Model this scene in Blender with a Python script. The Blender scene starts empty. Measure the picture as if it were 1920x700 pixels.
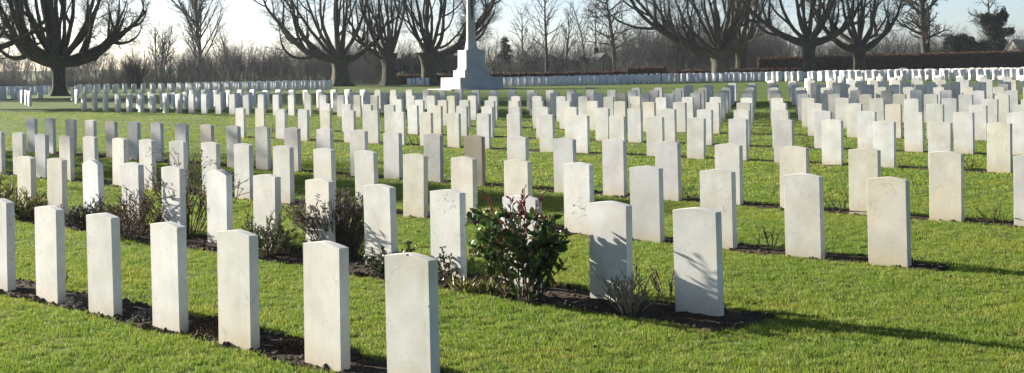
import bpy, bmesh, math, random
import numpy as np

R = math.radians
scene = bpy.context.scene
COL = scene.collection

# ------------------------------------------------------------------ helpers
def link(o):
    COL.objects.link(o)
    return o

def tag(o, label=None, cat=None, group=None, kind=None):
    if label: o['label'] = label
    if cat: o['category'] = cat
    if group: o['group'] = group
    if kind: o['kind'] = kind
    return o

def empty(name, loc=(0, 0, 0), rz=0.0):
    o = bpy.data.objects.new(name, None)
    o.empty_display_size = 0.2
    o.location = loc
    o.rotation_euler = (0, 0, rz)
    return link(o)

def mesh_np(name, V, F, smooth=False):
    """V (n,3); F list of arrays (m,k) of the same or of different k."""
    me = bpy.data.meshes.new(name)
    if not isinstance(F, list): F = [F]
    F = [np.asarray(f, dtype=np.int32) for f in F if len(f)]
    V = np.asarray(V, dtype=np.float32)
    me.vertices.add(len(V)); me.vertices.foreach_set('co', V.ravel())
    nl = sum(f.size for f in F); npol = sum(len(f) for f in F)
    me.loops.add(nl); me.polygons.add(npol)
    me.loops.foreach_set('vertex_index', np.concatenate([f.ravel() for f in F]))
    tot = np.concatenate([np.full(len(f), f.shape[1], dtype=np.int32) for f in F])
    st = np.concatenate([[0], np.cumsum(tot)[:-1]]).astype(np.int32)
    me.polygons.foreach_set('loop_start', st)
    me.polygons.foreach_set('loop_total', tot)
    if smooth: me.polygons.foreach_set('use_smooth', np.ones(npol, dtype=bool))
    me.update(calc_edges=True); me.validate()
    return me

def obj(name, me, mat=None, parent=None, loc=None):
    o = bpy.data.objects.new(name, me)
    if mat is not None:
        if not me.materials: me.materials.append(mat)
    if parent is not None: o.parent = parent
    if loc is not None: o.location = loc
    return link(o)

def gz(x, y):
    """height of the ground: level lawn that falls away gently behind the cross"""
    s = np.clip((np.asarray(y, dtype=float) - 95.0) / 27.0, 0, 1)
    return -0.4 * s * s * (3 - 2 * s)

# direction along the grave rows and across them
TH = 0.7817
U = np.array([math.cos(TH), -math.sin(TH)])
N = np.array([math.sin(TH), math.cos(TH)])
def row_xy(t, n): return U[0] * t + N[0] * n, U[1] * t + N[1] * n

# ------------------------------------------------------------------ materials
def new_mat(name):
    m = bpy.data.materials.new(name); m.use_nodes = True
    nt = m.node_tree; nt.nodes.clear()
    out = nt.nodes.new('ShaderNodeOutputMaterial')
    return m, nt, out

class NT:
    def __init__(s, nt): s.nt = nt
    def n(s, typ, **kw):
        nd = s.nt.nodes.new(typ)
        for k, v in kw.items():
            if k.startswith('i_'):
                key = k[2:].replace('_', ' ')
                nd.inputs[key].default_value = v
            else: setattr(nd, k, v)
        return nd
    def l(s, a, b): s.nt.links.new(a, b)
    def noise(s, co, scale, detail=4, rough=.55, dist=0.0):
        nd = s.n('ShaderNodeTexNoise')
        nd.inputs['Scale'].default_value = scale; nd.inputs['Detail'].default_value = detail
        nd.inputs['Roughness'].default_value = rough; nd.inputs['Distortion'].default_value = dist
        if co is not None: s.l(co, nd.inputs['Vector'])
        return nd.outputs['Fac']
    def ramp(s, fac, stops):
        nd = s.n('ShaderNodeValToRGB'); cr = nd.color_ramp
        while len(cr.elements) < len(stops): cr.elements.new(0.5)
        for e, (p, c) in zip(cr.elements, stops):
            e.position = p; e.color = (c[0], c[1], c[2], 1) if not isinstance(c, (int, float)) else (c, c, c, 1)
        s.l(fac, nd.inputs['Fac']); return nd.outputs['Color']
    def mix(s, fac, a, b, mode='MIX'):
        nd = s.n('ShaderNodeMix', data_type='RGBA', blend_type=mode)
        if isinstance(fac, (int, float)): nd.inputs[0].default_value = fac
        else: s.l(fac, nd.inputs[0])
        for v, i in ((a, 6), (b, 7)):
            if isinstance(v, tuple): nd.inputs[i].default_value = (v[0], v[1], v[2], 1)
            else: s.l(v, nd.inputs[i])
        return nd.outputs[2]
    def math(s, op, a, b=0.0, clamp=False):
        nd = s.n('ShaderNodeMath', operation=op, use_clamp=clamp)
        for v, i in ((a, 0), (b, 1)):
            if isinstance(v, (int, float)): nd.inputs[i].default_value = v
            else: s.l(v, nd.inputs[i])
        return nd.outputs[0]
    def bump(s, h, strength=.3, dist=.01):
        nd = s.n('ShaderNodeBump'); nd.inputs['Strength'].default_value = strength
        nd.inputs['Distance'].default_value = dist; s.l(h, nd.inputs['Height']); return nd.outputs['Normal']
    def bsdf(s, col, rough=.8, spec=.3, normal=None):
        nd = s.n('ShaderNodeBsdfPrincipled')
        if isinstance(col, tuple): nd.inputs['Base Color'].default_value = (col[0], col[1], col[2], 1)
        else: s.l(col, nd.inputs['Base Color'])
        if isinstance(rough, (int, float)): nd.inputs['Roughness'].default_value = rough
        else: s.l(rough, nd.inputs['Roughness'])
        nd.inputs['Specular IOR Level'].default_value = spec
        if normal is not None: s.l(normal, nd.inputs['Normal'])
        return nd.outputs[0]

def m_stone(marks=None):
    m, nt, out = new_mat('portland_stone'); s = NT(nt)
    tc = s.n('ShaderNodeTexCoord'); oi = s.n('ShaderNodeObjectInfo')
    off = s.n('ShaderNodeVectorMath', operation='SCALE'); off.inputs['Scale'].default_value = 37.0
    cmb = s.n('ShaderNodeCombineXYZ')
    s.l(oi.outputs['Random'], cmb.inputs[0]); s.l(oi.outputs['Random'], cmb.inputs[1]); s.l(oi.outputs['Random'], cmb.inputs[2])
    s.l(cmb.outputs[0], off.inputs[0])
    add = s.n('ShaderNodeVectorMath', operation='ADD'); s.l(tc.outputs['Object'], add.inputs[0]); s.l(off.outputs[0], add.inputs[1])
    P = add.outputs[0]
    base = oi.outputs['Color']
    a = s.noise(P, 3.2, 5, .6)
    c1 = s.mix(s.ramp(a, [(.32, 0.0), (.70, 1.0)]), s.mix(1.0, base, (.74, .735, .715), 'MULTIPLY'), base)
    # warm ochre veils and cool grey veils
    b = s.noise(P, 1.7, 4, .6, .6)
    c2 = s.mix(s.ramp(b, [(.52, 0.0), (.76, .55)]), c1, s.mix(1.0, base, (1.0, .88, .70), 'MULTIPLY'))
    # fine lichen flecks
    fl = s.noise(P, 46, 3, .7)
    patch = s.noise(P, 4.0, 2, .5)
    fm = s.math('MULTIPLY', s.ramp(fl, [(.60, 0.0), (.67, 1.0)]), s.ramp(patch, [(.47, 0.0), (.62, .85)]))
    c3 = s.mix(fm, c2, s.mix(1.0, base, (.50, .47, .40), 'MULTIPLY'))
    # hairline veins
    vd = s.n('ShaderNodeTexVoronoi', feature='DISTANCE_TO_EDGE'); vd.inputs['Scale'].default_value = 6.0
    nv = s.n('ShaderNodeTexNoise'); nv.inputs['Scale'].default_value = 7.0; s.l(P, nv.inputs['Vector'])
    mv = s.n('ShaderNodeMix', data_type='VECTOR'); mv.inputs[0].default_value = .22
    s.l(P, mv.inputs[4]); s.l(nv.outputs['Color'], mv.inputs[5]); s.l(mv.outputs[1], vd.inputs['Vector'])
    vm = s.math('MULTIPLY', s.ramp(vd.outputs['Distance'], [(.0, .95), (.015, 0.0)]), s.ramp(s.noise(P, 2.3, 2), [(.53, 0.0), (.62, 1.0)]))
    c4 = s.mix(vm, c3, s.mix(1.0, base, (.62, .56, .48), 'MULTIPLY'))
    # soil splash at the foot
    sep = s.n('ShaderNodeSeparateXYZ'); s.l(tc.outputs['Object'], sep.inputs[0])
    hz = s.math('ADD', sep.outputs[2], s.math('MULTIPLY', s.math('SUBTRACT', s.noise(P, 9, 3), .5), .16))
    foot = s.ramp(s.math('DIVIDE', hz, .26), [(.02, 1.0), (.25, .55), (.75, 0.0)])
    c5 = s.mix(s.math('MULTIPLY', foot, .55), c4, (.48, .36, .20))
    # grey weathering along the top edge
    tp = s.ramp(s.math('ADD', sep.outputs[2], s.math('MULTIPLY', s.noise(P, 14, 4, .7), .10)), [(.74, 0.0), (.86, 1.0)])
    c6 = s.mix(s.math('MULTIPLY', tp, .22), c5, (.42, .41, .37))
    # rain streaks, stronger on some stones than on others
    mp = s.n('ShaderNodeMapping'); mp.inputs['Scale'].default_value = (16, 16, 1.1); s.l(P, mp.inputs[0])
    sk = s.ramp(s.noise(mp.outputs[0], 1.0, 4, .6), [(.50, 0.0), (.74, 1.0)])
    am = s.math('MULTIPLY', s.math('POWER', oi.outputs['Random'], 1.5), .5)
    c6 = s.mix(s.math('MULTIPLY', sk, am), c6, s.mix(1.0, base, (.66, .66, .58), 'MULTIPLY'))
    if marks:                                               # dark lichen or cracks in one place on the face
        cx, cz, rx, rz_, sc, lo = marks
        dx = s.math('DIVIDE', s.math('SUBTRACT', sep.outputs[0], cx), rx); dz = s.math('DIVIDE', s.math('SUBTRACT', sep.outputs[2], cz), rz_)
        d2 = s.math('ADD', s.math('MULTIPLY', dx, dx), s.math('MULTIPLY', dz, dz))
        inside = s.ramp(d2, [(.25, 1.0), (1.0, 0.0)])
        mk_ = s.ramp(s.noise(P, sc, 4, .6, 1.6), [(lo, 0.0), (lo + .04, 1.0)])
        c6 = s.mix(s.math('MULTIPLY', inside, mk_), c6, (.085, .082, .065))
    h = s.math('ADD', s.math('MULTIPLY', s.noise(P, 60, 5, .7), .6), s.math('MULTIPLY', s.noise(P, 7, 4), .6))
    s.l(s.bsdf(c6, .78, .25, s.bump(h, .22, .005)), out.inputs[0])
    return m

def m_plain(name, c1, c2, scale=6.0, rough=.85, bump=.4, bd=.02, detail=5, coord='Object', spec=.2, stops=(.35, .65)):
    m, nt, out = new_mat(name); s = NT(nt)
    tc = s.n('ShaderNodeTexCoord'); P = tc.outputs[coord]
    f = s.noise(P, scale, detail, .62)
    c = s.ramp(f, [(stops[0], c1), (stops[1], c2)])
    s.l(s.bsdf(c, rough, spec, s.bump(s.noise(P, scale * 3.3, 4, .65), bump, bd)), out.inputs[0])
    return m

def m_leaf(name, cols, trans=.35, rough=.5, spec=.35, rnd='island'):
    """leaf / blade: colour varies leaf by leaf, lets some light through"""
    m, nt, out = new_mat(name); s = NT(nt)
    if rnd == 'island':
        g = s.n('ShaderNodeNewGeometry'); f = g.outputs['Random Per Island']
    else:
        g = s.n('ShaderNodeObjectInfo'); f = g.outputs['Random']
    k = len(cols) - 1
    c = s.ramp(f, [(i / k, cc) for i, cc in enumerate(cols)])
    if rnd == 'obj':                                         # tired yellow and deep green patches in the sward
        pn = s.noise(g.outputs['Location'], .55, 4, .6)
        c = s.mix(1.0, c, s.ramp(pn, [(.30, (.80, .90, .80)), (.5, (1, 1, 1)), (.70, (1.22, 1.04, .95))]), 'MULTIPLY')
    b = s.bsdf(c, rough, spec)
    t = s.n('ShaderNodeBsdfTranslucent'); s.l(c, t.inputs['Color'])
    mx = s.n('ShaderNodeMixShader'); mx.inputs[0].default_value = trans
    s.l(b, mx.inputs[1]); s.l(t.outputs[0], mx.inputs[2]); s.l(mx.outputs[0], out.inputs[0])
    return m

def m_lawn():
    m, nt, out = new_mat('lawn_turf'); s = NT(nt)
    tc = s.n('ShaderNodeTexCoord'); P = tc.outputs['Object']
    a = s.noise(P, .35, 4, .6); b = s.noise(P, 2.6, 5, .65); d = s.noise(P, 28, 4, .7)
    c = s.ramp(a, [(.3, (.068, .118, .011)), (.7, (.118, .170, .018))])
    c = s.mix(s.ramp(b, [(.4, 0.0), (.75, .6)]), c, (.118, .142, .018))
    c = s.mix(s.ramp(d, [(.35, .45), (.6, 0.0)]), c, (.035, .062, .012))
    mp = s.n('ShaderNodeMapping'); mp.inputs['Rotation'].default_value = (0, 0, TH); mp.inputs['Scale'].default_value = (.15, 1.2, 1)
    s.l(P, mp.inputs[0])
    st = s.noise(mp.outputs[0], 1.0, 2)
    c = s.mix(s.ramp(st, [(.40, .28), (.6, 0.0)]), c, (.050, .085, .016))
    h = s.math('ADD', s.math('MULTIPLY', d, .5), s.math('MULTIPLY', s.noise(P, 9, 4, .7), .6))
    s.l(s.bsdf(c, .9, .15, s.bump(h, .55, .05)), out.inputs[0])
    return m

def m_soil():
    m, nt, out = new_mat('damp_soil'); s = NT(nt)
    tc = s.n('ShaderNodeTexCoord'); P = tc.outputs['Object']
    a = s.noise(P, 5, 5, .7); b = s.noise(P, 34, 5, .75)
    c = s.ramp(a, [(.3, (.034, .025, .017)), (.7, (.085, .062, .042))])
    c = s.mix(s.ramp(b, [(.58, 0.0), (.72, .7)]), c, (.085, .065, .045))
    h = s.math('ADD', s.math('MULTIPLY', a, .6), b)
    s.l(s.bsdf(c, .95, .1, s.bump(h, .9, .04)), out.inputs[0])
    return m

def m_bark(name, c1, c2, c3):
    m, nt, out = new_mat(name); s = NT(nt)
    tc = s.n('ShaderNodeTexCoord'); P = tc.outputs['Object']
    mp = s.n('ShaderNodeMapping'); mp.inputs['Scale'].default_value = (1, 1, .18); s.l(P, mp.inputs[0])
    a = s.noise(mp.outputs[0], 9, 6, .7); b = s.noise(P, 1.3, 3)
    c = s.ramp(a, [(.3, c1), (.7, c2)])
    c = s.mix(s.ramp(b, [(.45, 0.0), (.65, .6)]), c, c3)
    s.l(s.bsdf(c, .9, .15, s.bump(a, .8, .06)), out.inputs[0])
    return m

STONE = m_stone()
MARKED = {(2, 9): m_stone((.03, .66, .14, .12, 26, .57)), (3, 16): m_stone((.03, .27, .13, .17, 22, .57)),
          (1, 1): m_stone((.02, .50, .22, .34, 34, .66)), (4, 15): m_stone((0, .45, .30, .50, 30, .62))}
def m_stone_far():
    m, nt, out = new_mat('portland_stone_distant'); s = NT(nt)
    g = s.n('ShaderNodeNewGeometry'); tc = s.n('ShaderNodeTexCoord')
    c = s.ramp(g.outputs['Random Per Island'], [(0, (.66, .65, .62)), (.35, (.74, .73, .70)), (.7, (.70, .66, .58)), (1, (.60, .60, .60))])
    c = s.mix(s.ramp(s.noise(tc.outputs['Object'], 3, 4), [(.35, .25), (.65, 0.0)]), c, (.45, .44, .40))
    s.l(s.bsdf(c, .8, .2), out.inputs[0])
    return m
STONE_FAR = m_stone_far()
LAWN = m_lawn(); SOIL = m_soil()
BLADE = m_leaf('grass_blade', [(.112, .190, .021), (.172, .252, .032), (.216, .278, .043), (.30, .31, .08)], .45, .5, .22, 'obj')
CLOD = m_plain('soil_crumb', (.034, .025, .017), (.13, .10, .07), 30, .95, .6, .02)
BARK = m_bark('hornbeam_bark', (.024, .022, .017), (.085, .078, .056), (.075, .082, .042))
BARK2 = m_bark('grey_bark', (.035, .032, .028), (.095, .088, .075), (.08, .08, .06))
TWIG = m_plain('dry_twig', (.10, .070, .045), (.24, .18, .12), 20, .8)
IVY = m_leaf('ivy_leaf', [(.007, .013, .006), (.011, .020, .009), (.018, .030, .012)], .05, .6, .25)
EVERG = m_leaf('evergreen_leaf', [(.016, .026, .010), (.035, .050, .016), (.070, .080, .025)], .2, .6)
CONIF = m_leaf('conifer_needle', [(.014, .024, .014), (.026, .040, .022)], .1, .7)
BEECH = m_leaf('dead_beech_leaf', [(.042, .023, .015), (.085, .044, .024), (.16, .078, .038)], .25, .7)
CROSS = m_plain('pale_cross_stone', (.34, .34, .33), (.43, .425, .41), 1.6, .8, .15, .01)
BRONZE = m_plain('dark_bronze', (.035, .055, .065), (.07, .10, .11), 3, .5, .1, .01)
# ------------------------------------------------------------------ tubes, branches, leaves
class Limbs:
    """collects tapering branches; all become one mesh"""
    def __init__(s): s.d = {}
    def add(s, pts, rad, sides=3):
        s.d.setdefault((len(pts), sides), []).append((pts, rad))
    def arrays(s):
        Vs, Fs, o = [], [], 0
        for (k, n), L in s.d.items():
            P = np.array([a for a, _ in L], dtype=np.float64); Rd = np.array([b for _, b in L], dtype=np.float64)
            T = np.gradient(P, axis=1); T /= np.maximum(np.linalg.norm(T, axis=2, keepdims=True), 1e-9)
            m = np.abs(T[:, :, 2].mean(1)) > .8
            ref = np.where(m[:, None], np.array([[1., .1, 0]]), np.array([[.05, .1, 1.]]))[:, None, :]
            A = np.cross(T, np.broadcast_to(ref, T.shape)); A /= np.maximum(np.linalg.norm(A, axis=2, keepdims=True), 1e-9)
            B = np.cross(T, A)
            an = np.arange(n) * 2 * math.pi / n
            V = P[:, :, None, :] + Rd[:, :, None, None] * (A[:, :, None, :] * np.cos(an)[None, None, :, None] + B[:, :, None, :] * np.sin(an)[None, None, :, None])
            m_ = len(L); Vs.append(V.reshape(-1, 3))
            base = (np.arange(m_) * k * n)[:, None, None] + (np.arange(k - 1) * n)[None, :, None] + np.arange(n)[None, None, :]
            nx = (np.arange(m_) * k * n)[:, None, None] + (np.arange(k - 1) * n)[None, :, None] + ((np.arange(n) + 1) % n)[None, None, :]
            Fs.append(np.stack([base, nx, nx + n, base + n], axis=-1).reshape(-1, 4) + o)
            o += m_ * k * n
        return np.concatenate(Vs), np.concatenate(Fs)
    def mesh(s, name):
        V, F = s.arrays(); return mesh_np(name, V, F, True)

def nrm(v):
    l = math.sqrt(v[0] ** 2 + v[1] ** 2 + v[2] ** 2) or 1e-9
    return (v[0] / l, v[1] / l, v[2] / l)

def grow(L, p, d, ln, r, lev, spec, rg, tips=None):
    """spec[lev]: k segments, sides, gnarl, up, taper, n children, t0, angle, len ratio, radius ratio"""
    S = spec[lev]; k = S['k']; st = ln / k
    pts = [p]; rad = [r]; ds = [d]
    for i in range(k):
        g = S['gn']
        d = nrm((d[0] + rg.gauss(0, g), d[1] + rg.gauss(0, g), d[2] + rg.gauss(0, g) + S['up']))
        p = (p[0] + d[0] * st, p[1] + d[1] * st, p[2] + d[2] * st)
        pts.append(p); ds.append(d); rad.append(max(r * (1 - (1 - S['ta']) * (i + 1) / k), .004))
    L.add(pts, rad, S.get('s', 3))
    if tips is not None and lev == len(spec) - 1: tips.append(pts[-1])
    if lev + 1 >= len(spec): return
    n = S['n']; n = n if n >= 1 else (1 if rg.random() < n else 0)
    ph = rg.random() * 6.28
    for j in range(int(n)):
        t = S['t0'] + (1 - S['t0']) * (j + rg.random()) / n
        f = t * k; i = min(int(f), k - 1); w = f - i
        q = tuple(pts[i][c] * (1 - w) + pts[i + 1][c] * w for c in range(3))
        dd = ds[i]; rr = rad[i] * (1 - w) + rad[i + 1] * w
        ph += 2.4 + rg.gauss(0, .4)
        a = S['an'] * rg.uniform(.7, 1.25)
        ref = (0, 0, 1) if abs(dd[2]) < .9 else (1, 0, 0)
        e1 = nrm((dd[1] * ref[2] - dd[2] * ref[1], dd[2] * ref[0] - dd[0] * ref[2], dd[0] * ref[1] - dd[1] * ref[0]))
        e2 = (dd[1] * e1[2] - dd[2] * e1[1], dd[2] * e1[0] - dd[0] * e1[2], dd[0] * e1[1] - dd[1] * e1[0])
        ca, sa, cp, sp = math.cos(a), math.sin(a), math.cos(ph), math.sin(ph)
        nd = tuple(dd[c] * ca + (e1[c] * cp + e2[c] * sp) * sa for c in range(3))
        cl = ln * S['lr'] * rg.uniform(.65, 1.2) * (1 - S.get('sh', .45) * t)
        cr = min(rr * .75, r * S['rr'] * rg.uniform(.8, 1.15))
        grow(L, q, nd, cl, max(cr, .005), lev + 1, spec, rg, tips)

def leaf_arrays(C, D, ln, wd, rs, fold=.25, oval=False):
    """diamond leaves folded on the midrib; C centres (n,3), D directions (n,3)"""
    n = len(C); D = D / np.maximum(np.linalg.norm(D, axis=1, keepdims=True), 1e-9)
    rv = rs.normal(size=(n, 3)); S = np.cross(D, rv); S /= np.maximum(np.linalg.norm(S, axis=1, keepdims=True), 1e-9)
    Nn = np.cross(S, D)
    ln = np.broadcast_to(np.asarray(ln, dtype=float).reshape(-1, 1), (n, 1)); wd = np.broadcast_to(np.asarray(wd, dtype=float).reshape(-1, 1), (n, 1))
    b = C; tip = C + D * ln - Nn * ln * .12
    if oval:
        p = [b]
        for a, h, sg in ((.30, .42, 1), (.68, .46, 1), (None, 0, 0), (.68, .46, -1), (.30, .42, -1)):
            p.append(tip if a is None else C + D * ln * a + S * wd * h * sg + Nn * (wd * fold * .8 - ln * .12 * a * a))
        V = np.stack(p, axis=1).reshape(-1, 3); i = np.arange(n)[:, None] * 6
        return V, np.concatenate([i + np.array([[0, 1, 5]]), i + np.array([[1, 2, 4]]), i + np.array([[1, 4, 5]]), i + np.array([[2, 3, 4]])])
    m1 = C + D * ln * .5 + S * wd * .5 + Nn * wd * fold; m2 = C + D * ln * .5 - S * wd * .5 + Nn * wd * fold
    V = np.stack([b, m1, tip, m2], axis=1).reshape(-1, 3)
    i = np.arange(n)[:, None] * 4
    F = np.concatenate([i + np.array([[0, 1, 2]]), i + np.array([[0, 2, 3]])])
    return V, F

def leaf_mesh(name, C, D, ln, wd, seed=0, oval=False):
    rs = np.random.RandomState(seed)
    V, F = leaf_arrays(np.asarray(C, float), np.asarray(D, float), ln, wd, rs, oval=oval)
    return mesh_np(name, V, F)

def bm_mesh(name, bm):
    me = bpy.data.meshes.new(name); bm.to_mesh(me); bm.free(); return me

def frustum(bm, z0, z1, a0, b0, a1, b1, ch=0.0, cx=0.0, cy=0.0):
    """box of half sizes a,b tapering from z0 to z1 with chamfered corners ch"""
    def ring(z, a, b):
        c = min(ch, a * .6, b * .6)
        p = [(a, -b + c), (a, b - c), (a - c, b), (-a + c, b), (-a, b - c), (-a, -b + c), (-a + c, -b), (a - c, -b)] if c > 0 else [(a, -b), (a, b), (-a, b), (-a, -b)]
        return [bm.verts.new((cx + x, cy + y, z)) for x, y in p]
    r0, r1 = ring(z0, a0, b0), ring(z1, a1, b1); n = len(r0)
    for i in range(n): bm.faces.new((r0[i], r0[(i + 1) % n], r1[(i + 1) % n], r1[i]))
    bm.faces.new(list(reversed(r0))); bm.faces.new(r1)

def frustum_obj(name, mat, parent, *args, bev=0.012, **kw):
    bm = bmesh.new(); frustum(bm, *args, **kw)
    if bev: bmesh.ops.bevel(bm, geom=list(bm.edges), offset=bev, segments=1, affect='EDGES')
    return obj(name, bm_mesh(name, bm), mat, parent)

# points instanced through geometry nodes (only for what nobody could count)
def scatter(name, P, ang, scl, protos, mat_kind='stuff', label=None):
    me = bpy.data.meshes.new(name)
    me.vertices.add(len(P)); me.vertices.foreach_set('co', np.asarray(P, np.float32).ravel())
    a = me.attributes.new('ang', 'FLOAT_VECTOR', 'POINT'); a.data.foreach_set('vector', np.asarray(ang, np.float32).ravel())
    a = me.attributes.new('scl', 'FLOAT', 'POINT'); a.data.foreach_set('value', np.asarray(scl, np.float32).ravel())
    o = obj(name, me); o['kind'] = 'stuff'
    if label: o['label'] = label
    c = bpy.data.collections.new(name + '_source')
    for p in protos: c.objects.link(p)
    g = bpy.data.node_groups.new(name + '_scatter', 'GeometryNodeTree')
    g.interface.new_socket(name='Geometry', in_out='INPUT', socket_type='NodeSocketGeometry')
    g.interface.new_socket(name='Geometry', in_out='OUTPUT', socket_type='NodeSocketGeometry')
    gi = g.nodes.new('NodeGroupInput'); go = g.nodes.new('NodeGroupOutput')
    ci = g.nodes.new('GeometryNodeCollectionInfo'); ci.inputs['Collection'].default_value = c
    ci.inputs['Separate Children'].default_value = True; ci.inputs['Reset Children'].default_value = True
    ip = g.nodes.new('GeometryNodeInstanceOnPoints'); ip.inputs['Pick Instance'].default_value = True
    na = g.nodes.new('GeometryNodeInputNamedAttribute'); na.data_type = 'FLOAT_VECTOR'; na.inputs['Name'].default_value = 'ang'
    ns = g.nodes.new('GeometryNodeInputNamedAttribute'); ns.data_type = 'FLOAT'; ns.inputs['Name'].default_value = 'scl'
    L = g.links.new
    L(gi.outputs[0], ip.inputs['Points']); L(ci.outputs[0], ip.inputs['Instance'])
    L(na.outputs['Attribute'], ip.inputs['Rotation']); L(ns.outputs['Attribute'], ip.inputs['Scale'])
    L(ip.outputs[0], go.inputs[0])
    md = o.modifiers.new('scatter', 'NODES'); md.node_group = g
    return o

def proto(name, me, mat):
    me.materials.append(mat)
    return bpy.data.objects.new(name, me)
# every headstone of the six nearest rows: place along the row, across the rows, height above the norm
ROWS = {
    1: ((-11.03, 5.05, 0.004), (-10.14, 5.05, 0), (-9.26, 5.05, -0.001), (-8.33, 5.05, -0.003), (-7.47, 5.05, 0.004), (-6.51, 5.05, 0.006), (-5.7, 5.05, 0.004)),
    2: ((-16.44, 7.86, -0.007), (-15.62, 7.86, -0), (-14.69, 7.86, -0.012), (-13.78, 7.86, 0.018), (-12.91, 7.86, 0.014), (-12.01, 7.86, -0.012), (-11.16, 7.86, 0.004), (-10.28, 7.86, 0.002), (-9.37, 7.86, -0.005), (-8.46, 7.86, -0.004), (-7.57, 7.86, -0.004), (-6.61, 7.86, 0.006), (-5.77, 7.86, 0.01)),
    3: ((-23.7, 10.79, -0.001), (-22.85, 10.79, -0.001), (-22.01, 10.79, -0.008), (-21.11, 10.79, -0.015), (-20.28, 10.79, -0.004), (-19.35, 10.79, -0.006), (-18.5, 10.79, -0.003), (-17.61, 10.79, -0), (-16.73, 10.79, 0.004), (-15.9, 10.79, 0.009), (-14.96, 10.79, 0.009), (-14.04, 10.79, 0.004), (-13.17, 10.79, 0), (-12.25, 10.79, -0.006), (-11.38, 10.79, -0.01), (-10.49, 10.79, -0.011), (-9.57, 10.79, -0.006), (-8.63, 10.79, -0.005), (-7.73, 10.79, 0), (-6.75, 10.79, 0.002), (-5.88, 10.79, 0.012)),
    4: ((-29.16, 14.07, 0.003), (-28.3, 14.07, 0.012), (-27.36, 14.07, 0.008), (-26.46, 14.07, 0.009), (-25.58, 14.07, 0.005), (-24.67, 14.07, 0.01), (-23.77, 14.07, 0.007), (-22.87, 14.07, 0.001), (-21.96, 14.07, 0.005), (-21.08, 14.07, 0.001), (-20.15, 14.07, 0.007), (-19.25, 14.07, 0.003), (-18.33, 14.07, 0.007), (-17.41, 14.07, 0.004), (-16.55, 14.07, -0.009), (-15.57, 14.07, -0.01), (-14.63, 14.07, -0.012), (-13.72, 14.07, -0.005), (-12.78, 14.07, -0.001), (-11.86, 14.07, 0.004), (-10.93, 14.07, 0.003), (-9.96, 14.07, 0.001), (-8.99, 14.07, 0), (-8.03, 14.07, 0.006), (-7.01, 14.07, 0.006), (-6.03, 14.07, 0.0)),
    5: ((-29.82, 20.09, 0.005), (-28.92, 20.09, 0.01), (-28.02, 20.09, -0.001), (-27.1, 20.1, 0.005), (-26.19, 20.1, -0.004), (-25.28, 20.11, 0), (-24.38, 20.11, 0.004), (-23.47, 20.12, -0.007), (-22.54, 20.12, -0.005), (-21.63, 20.12, -0.007), (-20.7, 20.13, -0.004), (-19.77, 20.13, -0.002), (-18.84, 20.14, -0.002), (-17.9, 20.14, -0.002), (-16.96, 20.15, -0), (-16.02, 20.15, -0.001), (-15.07, 20.16, -0.007), (-14.12, 20.16, -0.006), (-13.16, 20.17, -0.003), (-12.19, 20.17, 0.006), (-11.21, 20.17, 0.002), (-10.23, 20.18, 0.003), (-9.24, 20.18, 0.012)),
    6: ((-30.13, 23.14, 0.01), (-29.24, 23.16, 0.006), (-28.37, 23.18, 0.003), (-27.47, 23.21, 0.004), (-26.55, 23.23, -0), (-25.66, 23.25, -0.005), (-24.74, 23.28, -0), (-23.84, 23.3, -0.009), (-22.91, 23.33, -0.007), (-22.01, 23.35, -0), (-21.1, 23.37, 0.002), (-20.17, 23.4, -0.004), (-19.22, 23.42, -0.004), (-18.29, 23.45, -0.005), (-17.33, 23.47, -0.006), (-16.39, 23.5, -0.006), (-15.44, 23.52, 0.001), (-14.47, 23.55, -0.003), (-13.5, 23.57, 0.002), (-12.51, 23.6, -0.002), (-11.52, 23.62, 0.009), (-10.51, 23.65, 0.014)),
}
# rows farther off: (t, n) of the two ends
FAR_ROWS = {7: ((-30.98, 26.64), (-11.95, 27.36)), 8: ((-56.24, 29.24), (-13.24, 30.81)), 9: ((-56.43, 32.16), (-14.55, 34.13)),
            10: ((-56.99, 35.28), (-16.8, 37.83)), 11: ((-32.44, 39.76), (-17.2, 41.75)), 12: ((-33.15, 43.67), (-18.5, 45.2)),
            13: ((-33.77, 47.46), (-20.8, 48.65)), 14: ((-34.39, 51.39), (-22.4, 52.7)), 15: ((-35.18, 55.69), (-24.0, 58.6)),
            16: ((-36.46, 60.75), (-25.6, 63.0))}
rg = random.Random(11)
ANCHOR = {7: -18.84, 8: -21.19, 9: -23.37, 10: -25.78, 11: -27.89, 12: -30.35, 13: -32.8}    # where the stones beside the aisle stand
for r, (a, b) in FAR_ROWS.items():
    t = ANCHOR.get(r, a[0]); T = []
    while t <= b[0] + .3: T.append(t); t += .967
    t = ANCHOR.get(r, a[0]) - .955
    while t >= a[0] - .3: T.append(t); t -= .945 if t > -36 else .925
    ROWS[r] = tuple((t + rg.gauss(0, .015), a[1] + (b[1] - a[1]) * (t - a[0]) / (b[0] - a[0]) + rg.gauss(0, .012), rg.gauss(0, .006)) for t in sorted(T))

# ------------------------------------------------------------------ the lawn and the soil beds
def axis(fine, far, step, grow_):
    a = list(np.arange(0, fine + 1e-6, step)); x = fine; d = step
    while x < far: d *= grow_; x += d; a.append(x)
    return np.array(a)
xp = axis(60, 900, 3, 1.5); xs = np.concatenate([-xp[:0:-1], xp])
ys = np.concatenate([np.arange(-20, 160, 2.0), 160 + axis(20, 1600, 5, 1.5)])
X, Y = np.meshgrid(xs, ys); Z = gz(X, Y)
nx, ny = len(xs), len(ys)
i = (np.arange(ny - 1)[:, None] * nx + np.arange(nx - 1)[None, :]).reshape(-1, 1)
lawn = obj('lawn', mesh_np('lawn', np.stack([X, Y, Z], -1).reshape(-1, 3), i + np.array([[0, 1, nx + 1, nx]]), True), LAWN)
tag(lawn, kind='structure')

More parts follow.
